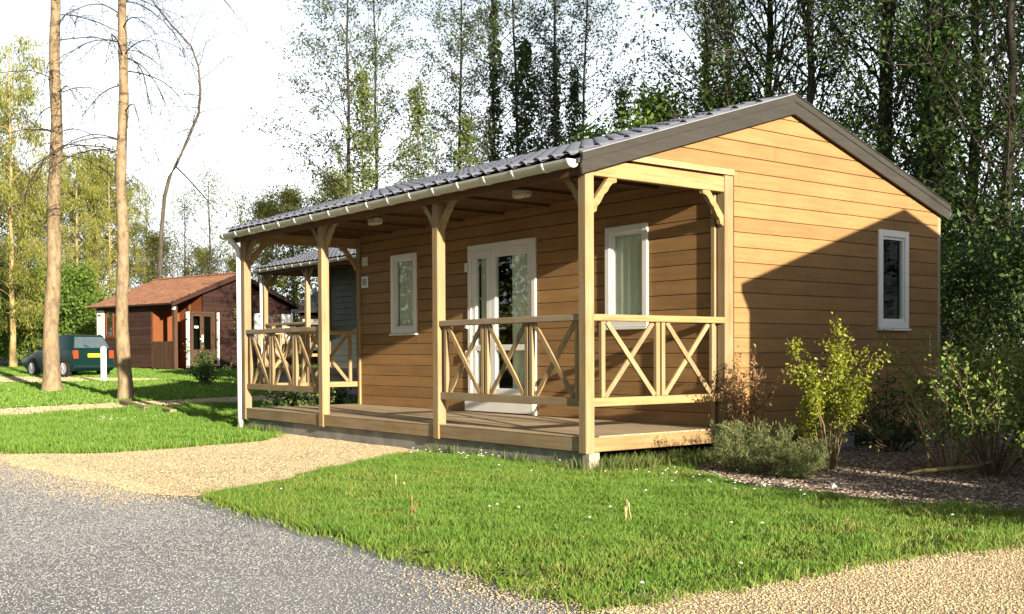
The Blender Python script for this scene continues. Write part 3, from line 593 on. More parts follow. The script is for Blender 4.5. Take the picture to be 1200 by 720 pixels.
    # --- fittings
    if full:
        for x in (-1.86, -4.80):
            y = .76; l = MB().box(x - .11, x + .11, y - .055, y + .055, 2.63, 2.72).build('ceiling_lamp', M['lamp'], R, bevel=.02)
        s = MB().box(-6.83, -6.69, D - .03, D - .002, 2.29, 2.42).build('wall_box', M['lamp'], R, bevel=.006)
        s = MB().box(-6.87, -6.69, D - .016, D - .002, 1.98, 2.14).build('number_plate', M['white'], R, bevel=.004)
        MB().box(-6.84, -6.72, D - .019, D - .0165, 2.01, 2.11).build('plate_panel', M['plate'], s)
cabin = empty('wooden_cabin', (0, 0, 0), 'large tan boarded cabin with blue grey tiled roof and railed front porch', 'cabin')
build_cabin(cabin, True)
c2x, c2y = at(309, 27.0); c2x, c2y = c2x + LL, c2y
cab2 = empty('wooden_cabin', (c2x, c2y, .42), 'second porch cabin with white gutter, half hidden behind the left end of the large cabin', 'cabin')
build_cabin(cab2, False)
for ch in cab2.children_recursive:
    if ch.name.startswith('siding_board'): ch.data.materials[0] = M['greenwall']
# the neighbour on the right, past the edge of the picture; its roof shades the gable
nb = empty('wooden_cabin', (4.15, 1.53, 0), 'neighbouring timber cabin just past the right edge of the view', 'cabin')
MB().prism([(0, 0), (5.3, 0), (5.3, 2.55), (2.65, 3.45), (0, 2.55)], lambda a, b: (0, a, b), lambda a, b: (7, a, b)).build('wall', M['sid_y'], nb)
for sg in (-1, 1):
    MB().prism([(2.65 + sg * 2.75, 2.555), (2.65 + sg * 2.75, 2.64), (2.65, 3.57), (2.65, 3.485)], lambda a, b: (-.11, a, b), lambda a, b: (7.1, a, b)).build('roof', M['tile'], nb)

# ------------------------------------------------------------------ trees and shrubs
class Geo:
    def __init__(s): s.V = []; s.F = []; s.n = 0
    def tube(s, pts, rad, k):
        pts = np.asarray(pts, float); rad = np.asarray(rad, float); m = len(pts)
        t = np.gradient(pts, axis=0); t /= np.linalg.norm(t, axis=1)[:, None] + 1e-9
        ref = np.where(np.abs(t[:, 2:3]) > .9, np.array([[1., 0, 0]]), np.array([[0, 0, 1.]])); a = np.cross(t, ref); a /= np.linalg.norm(a, axis=1)[:, None] + 1e-9; b = np.cross(t, a)
        th = np.arange(k) * 2 * math.pi / k
        ring = pts[:, None] + (a[:, None] * np.cos(th)[None, :, None] + b[:, None] * np.sin(th)[None, :, None]) * rad[:, None, None]
        i = np.arange(m - 1)[:, None] * k; j = np.arange(k)[None]; j2 = (j + 1) % k
        s.F.append(np.stack([i + j, i + j2, i + k + j2, i + k + j], -1).reshape(-1, 4) + s.n); s.V.append(ring.reshape(-1, 3)); s.n += m * k
    def mesh(s, name, m, smooth=True):
        me = np_mesh(name, np.concatenate(s.V), np.concatenate(s.F), m)
        if smooth: me.polygons.foreach_set('use_smooth', np.ones(len(me.polygons), bool))
        return me
def limb(r, p, d, ln, n, curl=0.0, jit=.12, up=0.0):
    """a wandering limb; curl<0 lets it droop"""
    d = np.array(d, float); d /= np.linalg.norm(d); p = np.array(p, float); out = [p]
    for i in range(n):
        d = d + r.normal(0, jit, 3) + np.array([0, 0, curl + up * i / n]); d /= np.linalg.norm(d); p = p + d * ln / n; out.append(p)
    return np.array(out)
def leaves(r, C, s, name, m, asp=.5, hang=0.0, flat=.0):
    C = np.asarray(C); n = len(C); u = r.normal(0, 1, (n, 3)); u[:, 2] -= hang * 2; u /= np.linalg.norm(u, axis=1)[:, None]; q = r.normal(0, 1, (n, 3)); q[:, 2] += flat * 2; v = np.cross(u, q); v /= np.linalg.norm(v, axis=1)[:, None] + 1e-9
    z = (s * r.uniform(.6, 1.35, n))[:, None]; V = np.stack([C, C + u * z * .55 + v * z * asp * .5, C + u * z, C + u * z * .45 - v * z * asp * .5], 1)
    return np_mesh(name, V.reshape(-1, 3), np.arange(n * 4).reshape(n, 4), m)
def grow(seed, H, r0, lo=.2, nb=40, bl=.28, elev=35, curl=-.03, nsub=5, per=7, spread=.16, leaf=.10, lean=(0, 0), taper=.15, prof='round', mw=None, ml=None, wander=.012, hang=0, asp=.5, sub=.42, sides=8, top=True, trunk_path=None):
    """trunk with limbs, and the leaves at the ends of the twigs"""
    r = np.random.default_rng(seed); g = Geo(); n = 18
    if trunk_path is not None: tr = np.array(trunk_path, float); n = len(tr) - 1
    else:
        z = np.linspace(0, H, n + 1); wx = np.cumsum(r.normal(0, wander * H / 4, n + 1)); wy = np.cumsum(r.normal(0, wander * H / 4, n + 1)); wx -= wx[0]; wy -= wy[0]
        tr = np.stack([wx * .35 + lean[0] * z, wy * .35 + lean[1] * z, z], 1)
    t = np.linspace(0, 1, n + 1); rad = r0 * (1 - (1 - taper) * t ** .9); rad[0] *= 1.35; rad[1] *= 1.05
    g.tube(tr, rad, sides); LC = []
    for i in range(nb):
        h = lo + (1 - lo) * (i + r.random()) / nb; k = h * n; a = int(min(k, n - 1)); p = tr[a] + (tr[a + 1] - tr[a]) * (k - a)
        q = (h - lo) / (1 - lo)
        L_ = H * bl * {'round': .35 + .9 * math.sin(math.pi * min(1, q * .85 + .15)) , 'cone': 1.1 * (1 - q) + .12, 'column': .5 + .3 * math.sin(math.pi * q), 'wide': .7 + .5 * q}[prof] * r.uniform(.6, 1.2)
        az = i * 2.4 + r.uniform(-.5, .5); e = math.radians(elev + r.normal(0, 12) + 20 * q); d = (math.cos(az) * math.cos(e), math.sin(az) * math.cos(e), math.sin(e))
        br = limb(r, p, d, L_, 7, curl, .10); b0 = max(.005, min(rad[a] * .36, .009 * L_ + .006)); g.tube(br, np.linspace(b0, .003, 8), 4)
        for j in range(nsub):
            x = r.uniform(.35, 1.0); c = int(min(x * 7, 6)); p2 = br[c] + (br[c + 1] - br[c]) * (x * 7 - c); d2 = (br[c + 1] - br[c]) / (np.linalg.norm(br[c + 1] - br[c]) + 1e-9) + r.normal(0, .6, 3)
            tw = limb(r, p2, d2, L_ * sub * r.uniform(.5, 1.1), 4, curl * 1.6, .16); g.tube(tw, np.linspace(max(.003, b0 * .3), .0018, 5), 3)
            if per:
                m_ = max(1, int(r.poisson(per))); w_ = r.uniform(.2, 1, m_) * 4; c2 = np.minimum(w_.astype(int), 3); pp = tw[c2] + (tw[c2 + 1] - tw[c2]) * (w_ - c2)[:, None]; LC.append(pp + r.normal(0, spread, (m_, 3)))
    wood_me = g.mesh('trunk', mw); leaf_me = leaves(r, np.concatenate(LC), leaf, 'crown', ml, asp, hang) if LC else None
    return wood_me, leaf_me
def plant_tree(name, geo, x, y, label, cat='tree', rz=0, sc=1.0, group=None, sink=.05, extra=()):
    o = empty(name, (x, y, float(gz(x, y)) - sink), label, cat, group, rz); o.scale = (sc, sc, sc)
    link('trunk' if name.endswith('tree') else 'stems', geo[0], o)
    if geo[1] is not None: link('crown' if name.endswith('tree') else 'foliage', geo[1], o)
    for nm, me in extra: link(nm, me, o)
    return o
def ivy(seed, h0, h1, r0, r1, n, s, m, lean=(0, 0)):
    r = np.random.default_rng(seed); z = h0 + (h1 - h0) * r.random(n) ** 1.15; rr = (r0 + (r1 - r0) * (z - h0) / (h1 - h0)) * (1 + .35 * np.sin(z * 3.1 + seed) + .3 * np.sin(z * 7.3 + seed * 2)) * (1.15 - .75 * ((z - h0) / (h1 - h0)) ** 3) * np.sqrt(r.random(n)) * 1.1; a = r.uniform(0, 6.28, n)
    C = np.stack([np.cos(a) * rr + lean[0] * z, np.sin(a) * rr + lean[1] * z, z], 1); return leaves(r, C, s, 'ivy', m, .8)
B_dark = barky('dark_bark', (.060, .050, .040), (.022, .018, .015)); B_grey = barky('grey_bark', (.11, .095, .075), (.045, .038, .03)); B_pale = barky('pale_bark', (.285, .215, .130), (.13, .097, .065), (10, 10, 4.5), mark=(.07, .05, .035)); B_yel = barky('yellowish_bark', (.38, .30, .14), (.20, .15, .07)); B_twig = barky('twig_bark', (.20, .14, .085), (.09, .06, .04), (30, 30, 8))
L_alder = leafy('alder_leaves', [(.055, .08, .04), (.08, .115, .055), (.11, .145, .06), (.07, .09, .055)], .35)
L_dark = leafy('dark_leaves', [(.035, .072, .014), (.06, .12, .022), (.085, .15, .03), (.045, .09, .02)], .42)
L_ivy = leafy('ivy_leaves', [(.045, .09, .024), (.07, .125, .034), (.10, .16, .045)], .3, .4)
L_will = leafy('willow_leaves', [(.24, .27, .04), (.34, .35, .07), (.19, .24, .04), (.42, .40, .12)], .5)
L_olive = leafy('olive_leaves', [(.16, .19, .035), (.25, .26, .05), (.30, .29, .07), (.13, .18, .03)], .48)
L_green = leafy('fresh_leaves', [(.09, .18, .025), (.14, .24, .04), (.19, .28, .055), (.08, .15, .024)], .45)
L_spring = leafy('spring_leaves', [(.085, .13, .03), (.13, .17, .045), (.17, .20, .06), (.07, .11, .025)], .35)
L_bright = leafy('bright_shrub_leaves', [(.20, .25, .018), (.30, .34, .03), (.13, .19, .015), (.38, .38, .06)], .35, .4)
L_brown = leafy('dry_leaves', [(.36, .22, .10), (.26, .16, .075), (.46, .31, .16)], .25, .8)
L_sage = leafy('sage_leaves', [(.09, .15, .045), (.13, .19, .06), (.19, .22, .09), (.07, .12, .035)], .25, .7)
L_laurel = leafy('laurel_leaves', [(.03, .07, .015), (.06, .12, .025), (.14, .18, .06), (.30, .30, .16)], .2, .35)
# the two tall pale trunks
def pale_trunk(seed, H, r0, lean, sides, nb):
    r = np.random.default_rng(seed); g = Geo(); n = 44; z = np.linspace(0, H, n + 1); t = z / H
    x = lean[0] * z + .03 * np.sin(z * .6 + seed) + .018 * np.sin(z * 1.9 + seed); y = lean[1] * z + .03 * np.cos(z * .6 + seed) + .018 * np.cos(z * 2.1); tr = np.stack([x, y, z], 1)
    rad = r0 * (1 - .62 * t) * (1 + .045 * np.sin(z * 5.3 + seed) * (t > .05)) ; rad += r0 * .42 * np.exp(-z / .22); g.tube(tr, rad, 14); BR = []; LC = []
    for i in range(22):      # branch collars: rough dark rings on the trunk
        k = int(r.uniform(8, n - 2)); a = r.uniform(0, 6.28); d = np.array([math.cos(a), math.sin(a), .15]); p = tr[k] + d * rad[k] * .85; g.tube([p, p + d * .035, p + d * .05], [.040, .030, .008], 6)
    for i in range(nb):
        z0 = r.uniform(.40, 1) ; k = min(n - 1, int(z0 * n)); a = i * 2.4 + r.uniform(-.6, .6); d = (math.cos(a), math.sin(a), r.uniform(.25, .75)); L_ = r.uniform(1.3, 2.8)
        b = limb(r, tr[k], d, L_, 12, -.13, .07); scars = Geo(); BR.append(scars); scars.tube(b, np.linspace(.015, .004, 13), 5)
        for j in range(6):
            c = int(r.uniform(2, 12)); tw = limb(r, b[c], (b[c] - b[c - 1]) * 3 / L_ * 4 + r.normal(0, .5, 3), r.uniform(.4, 1.1), 5, -.18, .12); scars.tube(tw, np.linspace(.007, .0025, 6), 3)
            for q in range(3): tt = limb(r, tw[2 + q % 3], (tw[4] - tw[3]) * 6 + r.normal(0, .7, 3), .35, 3, -.1, .2); scars.tube(tt, np.linspace(.004, .002, 4), 3); LC.append(tt[1:] + r.normal(0, .03, (3, 3)))
    return g.mesh('trunk', B_pale), [b_.mesh('branch', B_dark) for b_ in BR], leaves(r, np.concatenate(LC), .045, 'buds', L_alder)
for (px, d, H, r0, lean, lab, sd_, nb) in ((61.5, 25.2, 13, .185, (.012, .014), 'thicker tall pale trunk in front of the parked green car', 3, 20), (146, 22.0, 12, .136, (.001, .002), 'slimmer tall pale trunk with drooping twigs and a shaded foot, before the brown cabin', 8, 32)):
    x, y = at(px, d); o = empty('birch_tree', (x, y, float(gz(x, y)) - .04), lab, 'tree'); a, b, c = pale_trunk(sd_, H, r0, lean, 14, nb); link('trunk', a, o); [link('branch', q, o) for q in b]; link('crown', c, o)
# sparse alders behind the roof, some wrapped in ivy
alderA = grow(21, 14, .095, .14, 66, .165, 24, .02, 11, 15, .075, .095, prof='round', mw=B_dark, ml=L_alder, sub=.5)
alderB = grow(22, 15, .095, .18, 60, .15, 28, .015, 11, 14, .075, .095, prof='column', mw=B_dark, ml=L_alder, sub=.5)
alderC = grow(23, 14, .085, .14, 62, .17, 22, .03, 11, 15, .075, .095, lean=(.03, .02), prof='round', mw=B_dark, ml=L_alder, sub=.5)
for px, d, geo, rz, sc, lab, iv in (
        (410, 34, alderA, .4, 1.0, 'open dark alder standing leftmost behind the porch roof', None), (443, 35.5, alderC, 2.1, 1.02, 'leaning thin alder just right of the leftmost alder', None),
        (541, 37, alderB, 1.2, .98, 'bare slender alder without ivy over the middle of the roof', None), (581, 36, alderA, 2.7, 1.05, 'alder with a narrow ivy column, left of the bushiest ivy', (.30, .22, 11.5, 2600)),
        (616, 35, alderC, 4.0, 1.06, 'alder with the broadest dark ivy bush round its foot', (.70, .42, 9.9, 4200)), (652, 36, alderB, 5.0, 1.04, 'straight thin alder with a dark ivy sleeve', (.26, .20, 10.2, 2000)), (674, 35, alderC, .3, 1.0, 'rightmost ivied alder, leaning above the porch corner', (.46, .26, 9.6, 2800))):
    x, y = at(px, d); ex = []
    if iv: ex = [('ivy', ivy(px, 0, iv[2], iv[0], iv[1], iv[3], .13, L_ivy))]
    plant_tree('alder_tree', geo, x, y, lab, rz=rz, sc=sc, extra=ex)
slimA = grow(31, 6.6, .04, .06, 44, .20, 50, .05, 7, 15, .10, .085, wander=.02, prof='cone', mw=B_grey, ml=L_spring, sub=.5)
for px, d, sc, rz, lab in ((428, 32, 1.32, 0, 'slim fresh green tree behind the left part of the roof'), (489, 33, 1.28, 1, 'second slim fresh green tree, further right above the roof'), (545, 32, 1.12, 2, 'small olive sapling top showing over the roof ridge line'), (728, 30, 1.18, 2.5, 'slim yellowish green tree above the porch corner roof')):
    x, y = at(px, d); plant_tree('slim_tree', slimA, x, y, lab, rz=rz, sc=sc)
bushT = grow(33, 5.6, .10, .08, 60, .30, 45, .02, 8, 22, .22, .12, prof='round', mw=B_dark, ml=L_green, sub=.45)
for px, d, sc, rz, lab in ((772, 27, 1.14, 0, 'rounded dark green tree rising behind the roof slope'), (700, 29, 1.04, 1.3, 'low dark bushy tree left of the rounded one behind the roof'), (852, 26, 1.1, 2.2, 'low dark bushy tree behind the roof peak')):
    x, y = at(px, d); plant_tree('bushy_tree', bushT, x, y, lab, rz=rz, sc=sc)
# tall dense wood on the right
bigA = grow(41, 13, .19, .08, 84, .25, 42, .02, 11, 15, .12, .105, wander=.03, prof='round', mw=B_dark, ml=L_dark, sub=.4)
bigB = grow(42, 14, .24, .05, 84, .22, 48, .01, 11, 15, .12, .105, wander=.02, lean=(.03, -.02), prof='column', mw=B_dark, ml=L_dark, sub=.45)
bigC = grow(43, 12, .13, .10, 76, .19, 50, .02, 10, 15, .11, .10, wander=.035, lean=(-.05, .03), prof='round', mw=B_grey, ml=L_dark, sub=.45)
for px, d, geo, rz, sc, lab, iv in (
        (868, 25, bigC, 0.2, 1.0, 'leafy dark tree directly left of the roof peak', None), (828, 28, alderB, 3.3, .95, 'thin tree with a yellow green ivied stem left of the leafy dark tree', (.28, .2, 9.5, 1800)),
        (908, 27, bigA, 1.0, 1.0, 'dark tree with spreading crown just above the roof peak', None), (952, 25, bigC, 2.4, 1.05, 'leaning dark tree right of the roof peak', None),
        (1028, 23, bigB, 1.1, 1.0, 'thickest straight dark trunk above the right roof slope', None), (1062, 26, bigC, 4.2, 1.1, 'forked thin trunk between the two thickest trunks', None),
        (1102, 21, bigB, 3.7, .98, 'heavily ivied trunk behind the rear corner of the cabin', (.55, .36, 7.2, 3000)), (1142, 25, bigA, 2.9, 1.0, 'broad dark tree right of the ivied trunk', None),
        (1178, 20, bigC, 5.3, 1.05, 'slim dark tree close to the right edge of the view', None), (1215, 24, bigB, 5.9, 1.0, 'dark tree at the very right edge of the view', None)):
    x, y = at(px, d); ex = []
    if iv: ex = [('ivy', ivy(px, 0, iv[2], iv[0], iv[1], iv[3], .14, L_ivy if px > 1000 else L_olive))]
    plant_tree('broadleaf_tree', geo, x, y, lab, rz=rz, sc=sc, extra=ex)
under = grow(44, 3.6, .06, .04, 60, .42, 40, .0, 8, 26, .17, .085, prof='round', mw=B_dark, ml=L_ivy, sub=.4)
for px, d, sc, rz, lab in ((1128, 17.5, .62, 0, 'dark evergreen undergrowth just behind the rear corner of the cabin'), (1180, 18.5, .7, 2, 'dark evergreen undergrowth right of the first, under the trees'), (1225, 16.5, .7, 4, 'dark evergreen undergrowth cut by the right edge of the view'), (1150, 24, .9, 1, 'dark evergreen undergrowth deeper in the wood'), (1330, 16, 1.2, 3, 'dark evergreen undergrowth outside the right edge of the view')):
    x, y = at(px, d); plant_tree('evergreen_shrub', under, x, y, lab, 'shrub', rz, sc)
# beyond the edges of the picture: trees that shade the wood and show in the window glass, some added to block sky light
for x, y, geo, rz, sc in ((3, 17, bigA, 0, 1.1), (9, 15, bigB, 1, 1.05), (14, 20, bigA, 2, 1.15), (19, 12, bigB, 3, 1.0), (24, 17, bigA, 4, 1.2), (14, 4.6, bigC, 5, .8), (7, 17, bigC, 4, .8), (11.5, 21, bigC, 1, .85), (8, 24, bigB, 2, 1.2), (1, 22, bigA, 3, 1.1), (28, 9, bigA, 1, 1.1)):
    plant_tree('broadleaf_tree', geo, x, y, 'dark leafy tree of the same wood, past the right edge of the view', rz=rz, sc=sc, group='trees past the right edge')
roadT = grow(45, 9, .15, .06, 70, .34, 40, .0, 8, 20, .24, .20, prof='round', mw=B_grey, ml=L_olive, sub=.45)
for x, y, rz, sc in ((-14, -14, 0, 1.5), (-20, -16, 1, 1.6), (-27, -14, 2, 1.4), (-8, -15, 3, 1.5), (-34, -18, 4, 1.6), (-16, -22, 5, 1.7), (-2, -16, 2, 1.5), (-24, -22, 1, 1.7), (4, -17, 1, 1.6), (10, -18, 4, 1.5), (16, -17, 0, 1.6), (-40, -14, 3, 1.5), (23, -20, 2, 1.7)):
    plant_tree('broadleaf_tree', roadT, x, y, 'unseen olive tree across the road, for window reflections and to block sky light', rz=rz, sc=sc, group='trees across the road')
# left background: willow, thin yellow trunk, yellow green wood
will = grow(51, 12.5, .13, .14, 90, .20, 40, -.24, 9, 20, .10, .15, prof='column', mw=B_yel, ml=L_will, hang=1.2, asp=.28, sub=.7)
x, y = at(16, 44); plant_tree('willow_tree', will, x, y, 'tall weeping yellow green tree with a thin bare trunk at the left edge', sc=1.02)
x, y = at(-18, 48); plant_tree('willow_tree', will, x, y, 'weeping yellow green tree cut by the left edge', rz=2.2, sc=1.05)
oliA = grow(52, 8.5, .10, .03, 80, .30, 55, .0, 9, 18, .22, .18, prof='round', mw=B_grey, ml=L_olive, sub=.5, asp=.35)
oliB = grow(53, 8, .09, .03, 80, .30, 60, -.03, 9, 18, .22, .17, prof='column', mw=B_yel, ml=L_will, sub=.55, asp=.3, hang=.5)
k = 0
wl = ['between the left edge and the thicker pale trunk', 'directly behind the thicker pale trunk', 'just right of the thicker pale trunk', 'between the two pale trunks', 'directly left of the slimmer pale trunk', 'behind the slimmer pale trunk', 'behind the left eave of the brown cabin', 'over the middle of the brown roof', 'lowest, over the peak of the brown roof', 'seen through the left end of the porch', 'seen between the first two porch posts', 'seen under the porch eave near the second post']
for px, d, g_, sc, rz, nm in ((35, 52, 0, .95, 0, 0), (62, 55, 1, 1.1, 1, 1), (92, 52, 1, 1.05, 2, 2), (112, 56, 0, 1.12, 3, 3), (130, 53, 1, 1.0, 4, 4), (152, 58, 0, .98, 5, 5), (180, 60, 0, .72, 1.5, 6), (238, 62, 0, .66, 2.5, 7), (276, 60, 1, .62, 3.5, 8), (312, 58, 1, .95, .5, 9), (345, 56, 0, .92, 4.5, 10), (395, 55, 1, 1.05, 2.7, 11)):
    x, y = at(px, d); plant_tree('olive_tree', will if nm in (1, 2, 4, 5) else (oliA, oliB)[g_], x, y, ('olive green' if g_ == 0 and nm != 5 else 'yellow green') + ' far tree, ' + wl[nm], rz=rz, sc=sc * (.74 if nm in (1, 2, 4, 5) else 1), group='trees of the far wood')
paleT = grow(56, 8.5, .09, .2, 46, .26, 45, .0, 7, 9, .25, .12, prof='round', mw=B_grey, ml=L_will, sub=.5, asp=.35)
for px, d, sc, rz, lab in ((216, 57, .95, 0, 'hazy pale sparse tree behind the left half of the brown roof'), (248, 55, 1.05, 2, 'hazy pale sparse tree left of the white downpipe'), (285, 57, .95, 4, 'hazy pale sparse tree behind the left porch corner'), (172, 60, 1.05, 1, 'hazy pale sparse tree right of the slimmer pale trunk')):
    x, y = at(px, d); plant_tree('pale_tree', paleT, x, y, lab, rz=rz, sc=sc)
gb = grow(54, 3.4, .06, .03, 60, .38, 45, .0, 8, 22, .18, .16, prof='round', mw=B_grey, ml=L_green, sub=.45)
for px, d, sc, lab in ((92, 46, 1.0, 'fresh green bush right behind the parked car'), (30, 47, .9, 'fresh green bush left of the thicker pale trunk'), (58, 50, 1.1, 'fresh green bush hidden behind the thicker pale trunk'), (-5, 49, 1.1, 'fresh green bush at the far left edge')):
    x, y = at(px, d); plant_tree('green_bush', gb, x, y, lab, 'bush', px, sc)
# crooked bare tree over the brown roof
d0 = 47.0
def pt(px, py, d): x, y = at(px, d); return (x, y, CAM[2] + (415.2 - py) / 1295 * d)
TP = [pt(190, 425, d0), pt(189, 370, d0), pt(188, 320, d0), pt(191, 270, d0), pt(195, 230, d0), pt(201, 207, d0), pt(208, 194, d0), pt(222, 165, d0), pt(236, 132, d0), pt(238, 105, d0), pt(236, 78, d0), pt(228, 55, d0), pt(205, 30, d0), pt(185, 5, d0), pt(176, -25, d0)]
b0 = np.array([TP[0][0], TP[0][1], float(gz(TP[0][0], TP[0][1])) - .05]); tp = np.array(TP) - b0
cr = grow(55, 12, .115, .42, 26, .15, 30, -.01, 6, 5, .12, .07, mw=B_grey, ml=L_alder, trunk_path=tp, taper=.2, sub=.5)
o = empty('bare_tree', b0, 'crooked nearly bare tree bending right above the brown roof', 'tree'); link('trunk', cr[0], o); link('crown', cr[1], o)
g2 = Geo(); fk = np.array([pt(208, 194, d0), pt(222, 208, d0 - .5), pt(238, 226, d0 - 1), pt(255, 246, d0 - 1.5), pt(268, 262, d0 - 2)]) - b0; g2.tube(fk, [.035, .03, .024, .016, .006], 6)
r = np.random.default_rng(3); lc = []
for i in range(46):
    c = r.integers(1, 5); tw = limb(r, fk[c], r.normal(0, 1, 3) + (0, 0, .3), .8, 4, 0, .2); lc.append(tw[2:] + r.normal(0, .08, (3, 3)))
link('branch', g2.mesh('branch', B_grey), o); link('twig_leaves', leaves(r, np.concatenate(lc), .09, 'twig_leaves', L_alder), o)
# far wooded skyline so the horizon is closed all round
r = np.random.default_rng(9); C = []
for i in range(150):
    a = r.uniform(-2.3, 2.3); dd = r.uniform(75, 105); c, s = math.cos(a), math.sin(a); x = CAM[0] + dd * (FWD[0] * c - RGT[0] * s); y = CAM[1] + dd * (FWD[1] * c - RGT[1] * s); hh = r.uniform(4, 7.5); n = 260
    q = r.normal(0, 1, (n, 3)); q /= np.linalg.norm(q, axis=1)[:, None]; q *= (r.random(n) ** .4)[:, None]; C.append(np.array([x, y, hh * .45]) + q * np.array([4.0, 4.0, hh * .55]))
tag(link('far_wood', leaves(r, np.concatenate(C), .65, 'far_wood', L_olive, .7)), 'far olive green wood closing the horizon', 'wood', kind='stuff')

# ---- shrubs by the cabin
def shrub(seed, H, R_, ns, per, leaf, mw, ml, leggy=.3, spread=.05, nsub=7, asp=.5, curl=.0, hang=0., base=.06, twig=True, elev=(.5, 1.3), sr=.010, tl=1.0, tear=0.0):
    r = np.random.default_rng(seed); g = Geo(); LC = []
    for i in range(ns):
        a = i * 2.4 + r.uniform(-.4, .4); e = r.uniform(*elev); L_ = H / max(.45, math.sin(e)) * r.uniform(.7, 1.05); L_ = min(L_, math.hypot(H, R_)); L_ *= (1 - tear) + tear * (e - elev[0]) / (elev[1] - elev[0])
        st = limb(r, (math.cos(a) * base * r.random(), math.sin(a) * base * r.random(), 0), (math.cos(a) * math.cos(e), math.sin(a) * math.cos(e), math.sin(e)), L_, 8, .02 + curl, .10); g.tube(st, np.linspace(sr, .002, 9), 4)
        for j in range(nsub):
            x = r.uniform(leggy, 1) * 8; c = int(min(x, 7)); p = st[c] + (st[c + 1] - st[c]) * (x - c); tw = limb(r, p, (st[c + 1] - st[c]) * 8 / L_ + r.normal(0, .7, 3), L_ * tl * r.uniform(.15, .32), 4, .03 + curl, .15)
            g.tube(tw, np.linspace(.004, .0015, 5), 3)
            n = max(0, int(r.poisson(per)));
            if n: w_ = r.uniform(.1, 1, n) * 4; c2 = np.minimum(w_.astype(int), 3); LC.append(tw[c2] + (tw[c2 + 1] - tw[c2]) * (w_ - c2)[:, None] + r.normal(0, spread, (n, 3)))
    return g.mesh('stems', mw, True), (leaves(r, np.concatenate(LC), leaf, 'foliage', ml, asp, hang) if LC else None)
plant_tree('leafy_shrub', shrub(61, 1.32, .26, 10, 46, .030, B_twig, L_bright, .44, .034, 13, .55, elev=(1.20, 1.56), tl=.62, tear=.38), 1.30, 1.60, 'bright yellow green leafy shrub on bare pale stems in front of the gable', 'shrub', .7)
plant_tree('dry_shrub', shrub(62, .98, .22, 10, 24, .035, B_twig, L_brown, .15, .018, 8, .5, elev=(1.15, 1.5)), .33, 1.64, 'dry brown shrub against the pale gable post', 'shrub', 0)
sg = shrub(63, .54, .40, 16, 20, .05, B_twig, L_sage, .1, .020, 9, .16, hang=-.6, elev=(.55, 1.4), sr=.004)
for x, y, sc, rz, lab in ((.78, .98, .66, 0, 'grey green bushy herb nearest the end of the porch'), (1.08, .90, .84, 1, 'tallest grey green bushy herb in the front row of the bed'), (.80, 1.45, .8, 2, 'grey green bushy herb behind the other herbs by the wall'), (1.52, .92, .56, 3, 'small grey green herb at the lawn edge of the bed'), (1.05, 1.72, .72, 4.2, 'grey green herb at the foot of the bright shrub'), (1.34, 1.18, .6, 5, 'low grey green herb between the tallest one and the bright shrub')):
    plant_tree('herb_clump', sg, x, y, lab, 'plant', rz, sc)
plant_tree('dark_shrub', shrub(64, .85, .45, 12, 13, .05, B_dark, L_ivy, .15, .04, 7, .6), .62, 3.55, 'dark leafy shrub in the shade at the foot of the gable window', 'shrub')
hb = shrub(65, 1.15, .62, 24, 25, .034, B_twig, leafy('bush_leaves', [(.13, .23, .04), (.20, .31, .06), (.27, .36, .09), (.11, .18, .03)], .4), .45, .04, 8, .6, elev=(.7, 1.4), sr=.009)
plant_tree('twiggy_bush', hb, 2.42, 2.25, 'large twiggy bush with fresh leaves at the right edge of the bed', 'bush', .5)
plant_tree('twiggy_bush', hb, 2.95, 2.75, 'twiggy bush cut by the right edge of the view', 'bush', 2.5, 1.02)
plant_tree('twiggy_bush', shrub(66, .55, .6, 16, 3, .04, B_twig, L_sage, .4, .03, 5, .5, elev=(.3, 1.1), sr=.007), 2.05, 2.2, 'low tangle of dead twigs at the foot of the large bush', 'bush')
plant_tree('leafy_shrub', shrub(67, 1.05, .8, 26, 22, .06, B_dark, L_dark, .1, .05, 9, .6), 5.25, .35, 'dark shrub out of view past the right edge of the lawn', 'shrub')
plant_tree('leafy_shrub', shrub(68, .9, .8, 24, 22, .06, B_dark, L_dark, .1, .05, 9, .6), 5.6, 1.1, 'second dark shrub out of view past the right edge of the lawn', 'shrub')
lau = shrub(69, .62, .6, 20, 16, .07, B_dark, L_laurel, .05, .05, 7, .55)
for x, y, rz, lab in ((-7.9, 1.25, 0, 'low glossy bush seen under the porch railing at the left end'), (-8.3, 2.0, 2, 'low glossy bush behind the left end of the porch, nearer the wall')):
    plant_tree('laurel_bush', lau, x, y, lab, 'bush', rz, .85)
x, y = at(240, 27.5); plant_tree('dark_shrub', shrub(70, 1.0, .3, 12, 15, .07, B_dark, L_ivy, .05, .05, 7, .6, elev=(1.0, 1.5)), x, y, 'upright dark shrub on the far lawn before the brown cabin door', 'shrub')
# small stuff in the bed and lawn
def stalks(name, x, y, n, h, sp, m, label, lean=(0, 0), cat='dry grass', wd=.004, seed=1):
    r = np.random.default_rng(seed); g = Geo()
    for i in range(n):
        st = limb(r, (r.normal(0, sp), r.normal(0, sp), 0), (lean[0] + r.normal(0, .15), lean[1] + r.normal(0, .15), 1), h * r.uniform(.6, 1), 7, -.03, .05); g.tube(st, np.linspace(wd, wd * .5, 8), 4); g.tube(st[-3:] + r.normal(0, .002, (3, 3)), [wd * .6, wd * 1.9, wd * .4], 5)
    o = link(name, g.mesh(name, m)); o.location = (x, y, float(gz(x, y)) - .01); return tag(o, label, cat)
straw = simple('straw', (.52, .40, .20), .8); brownst = simple('brown_stalk', (.30, .17, .10), .85)
stalks('dry_grass', .35, 4.75, 7, 1.35, .05, straw, 'tall dry grass stalks by the rear corner of the cabin', (.06, -.10), wd=.006, seed=4)
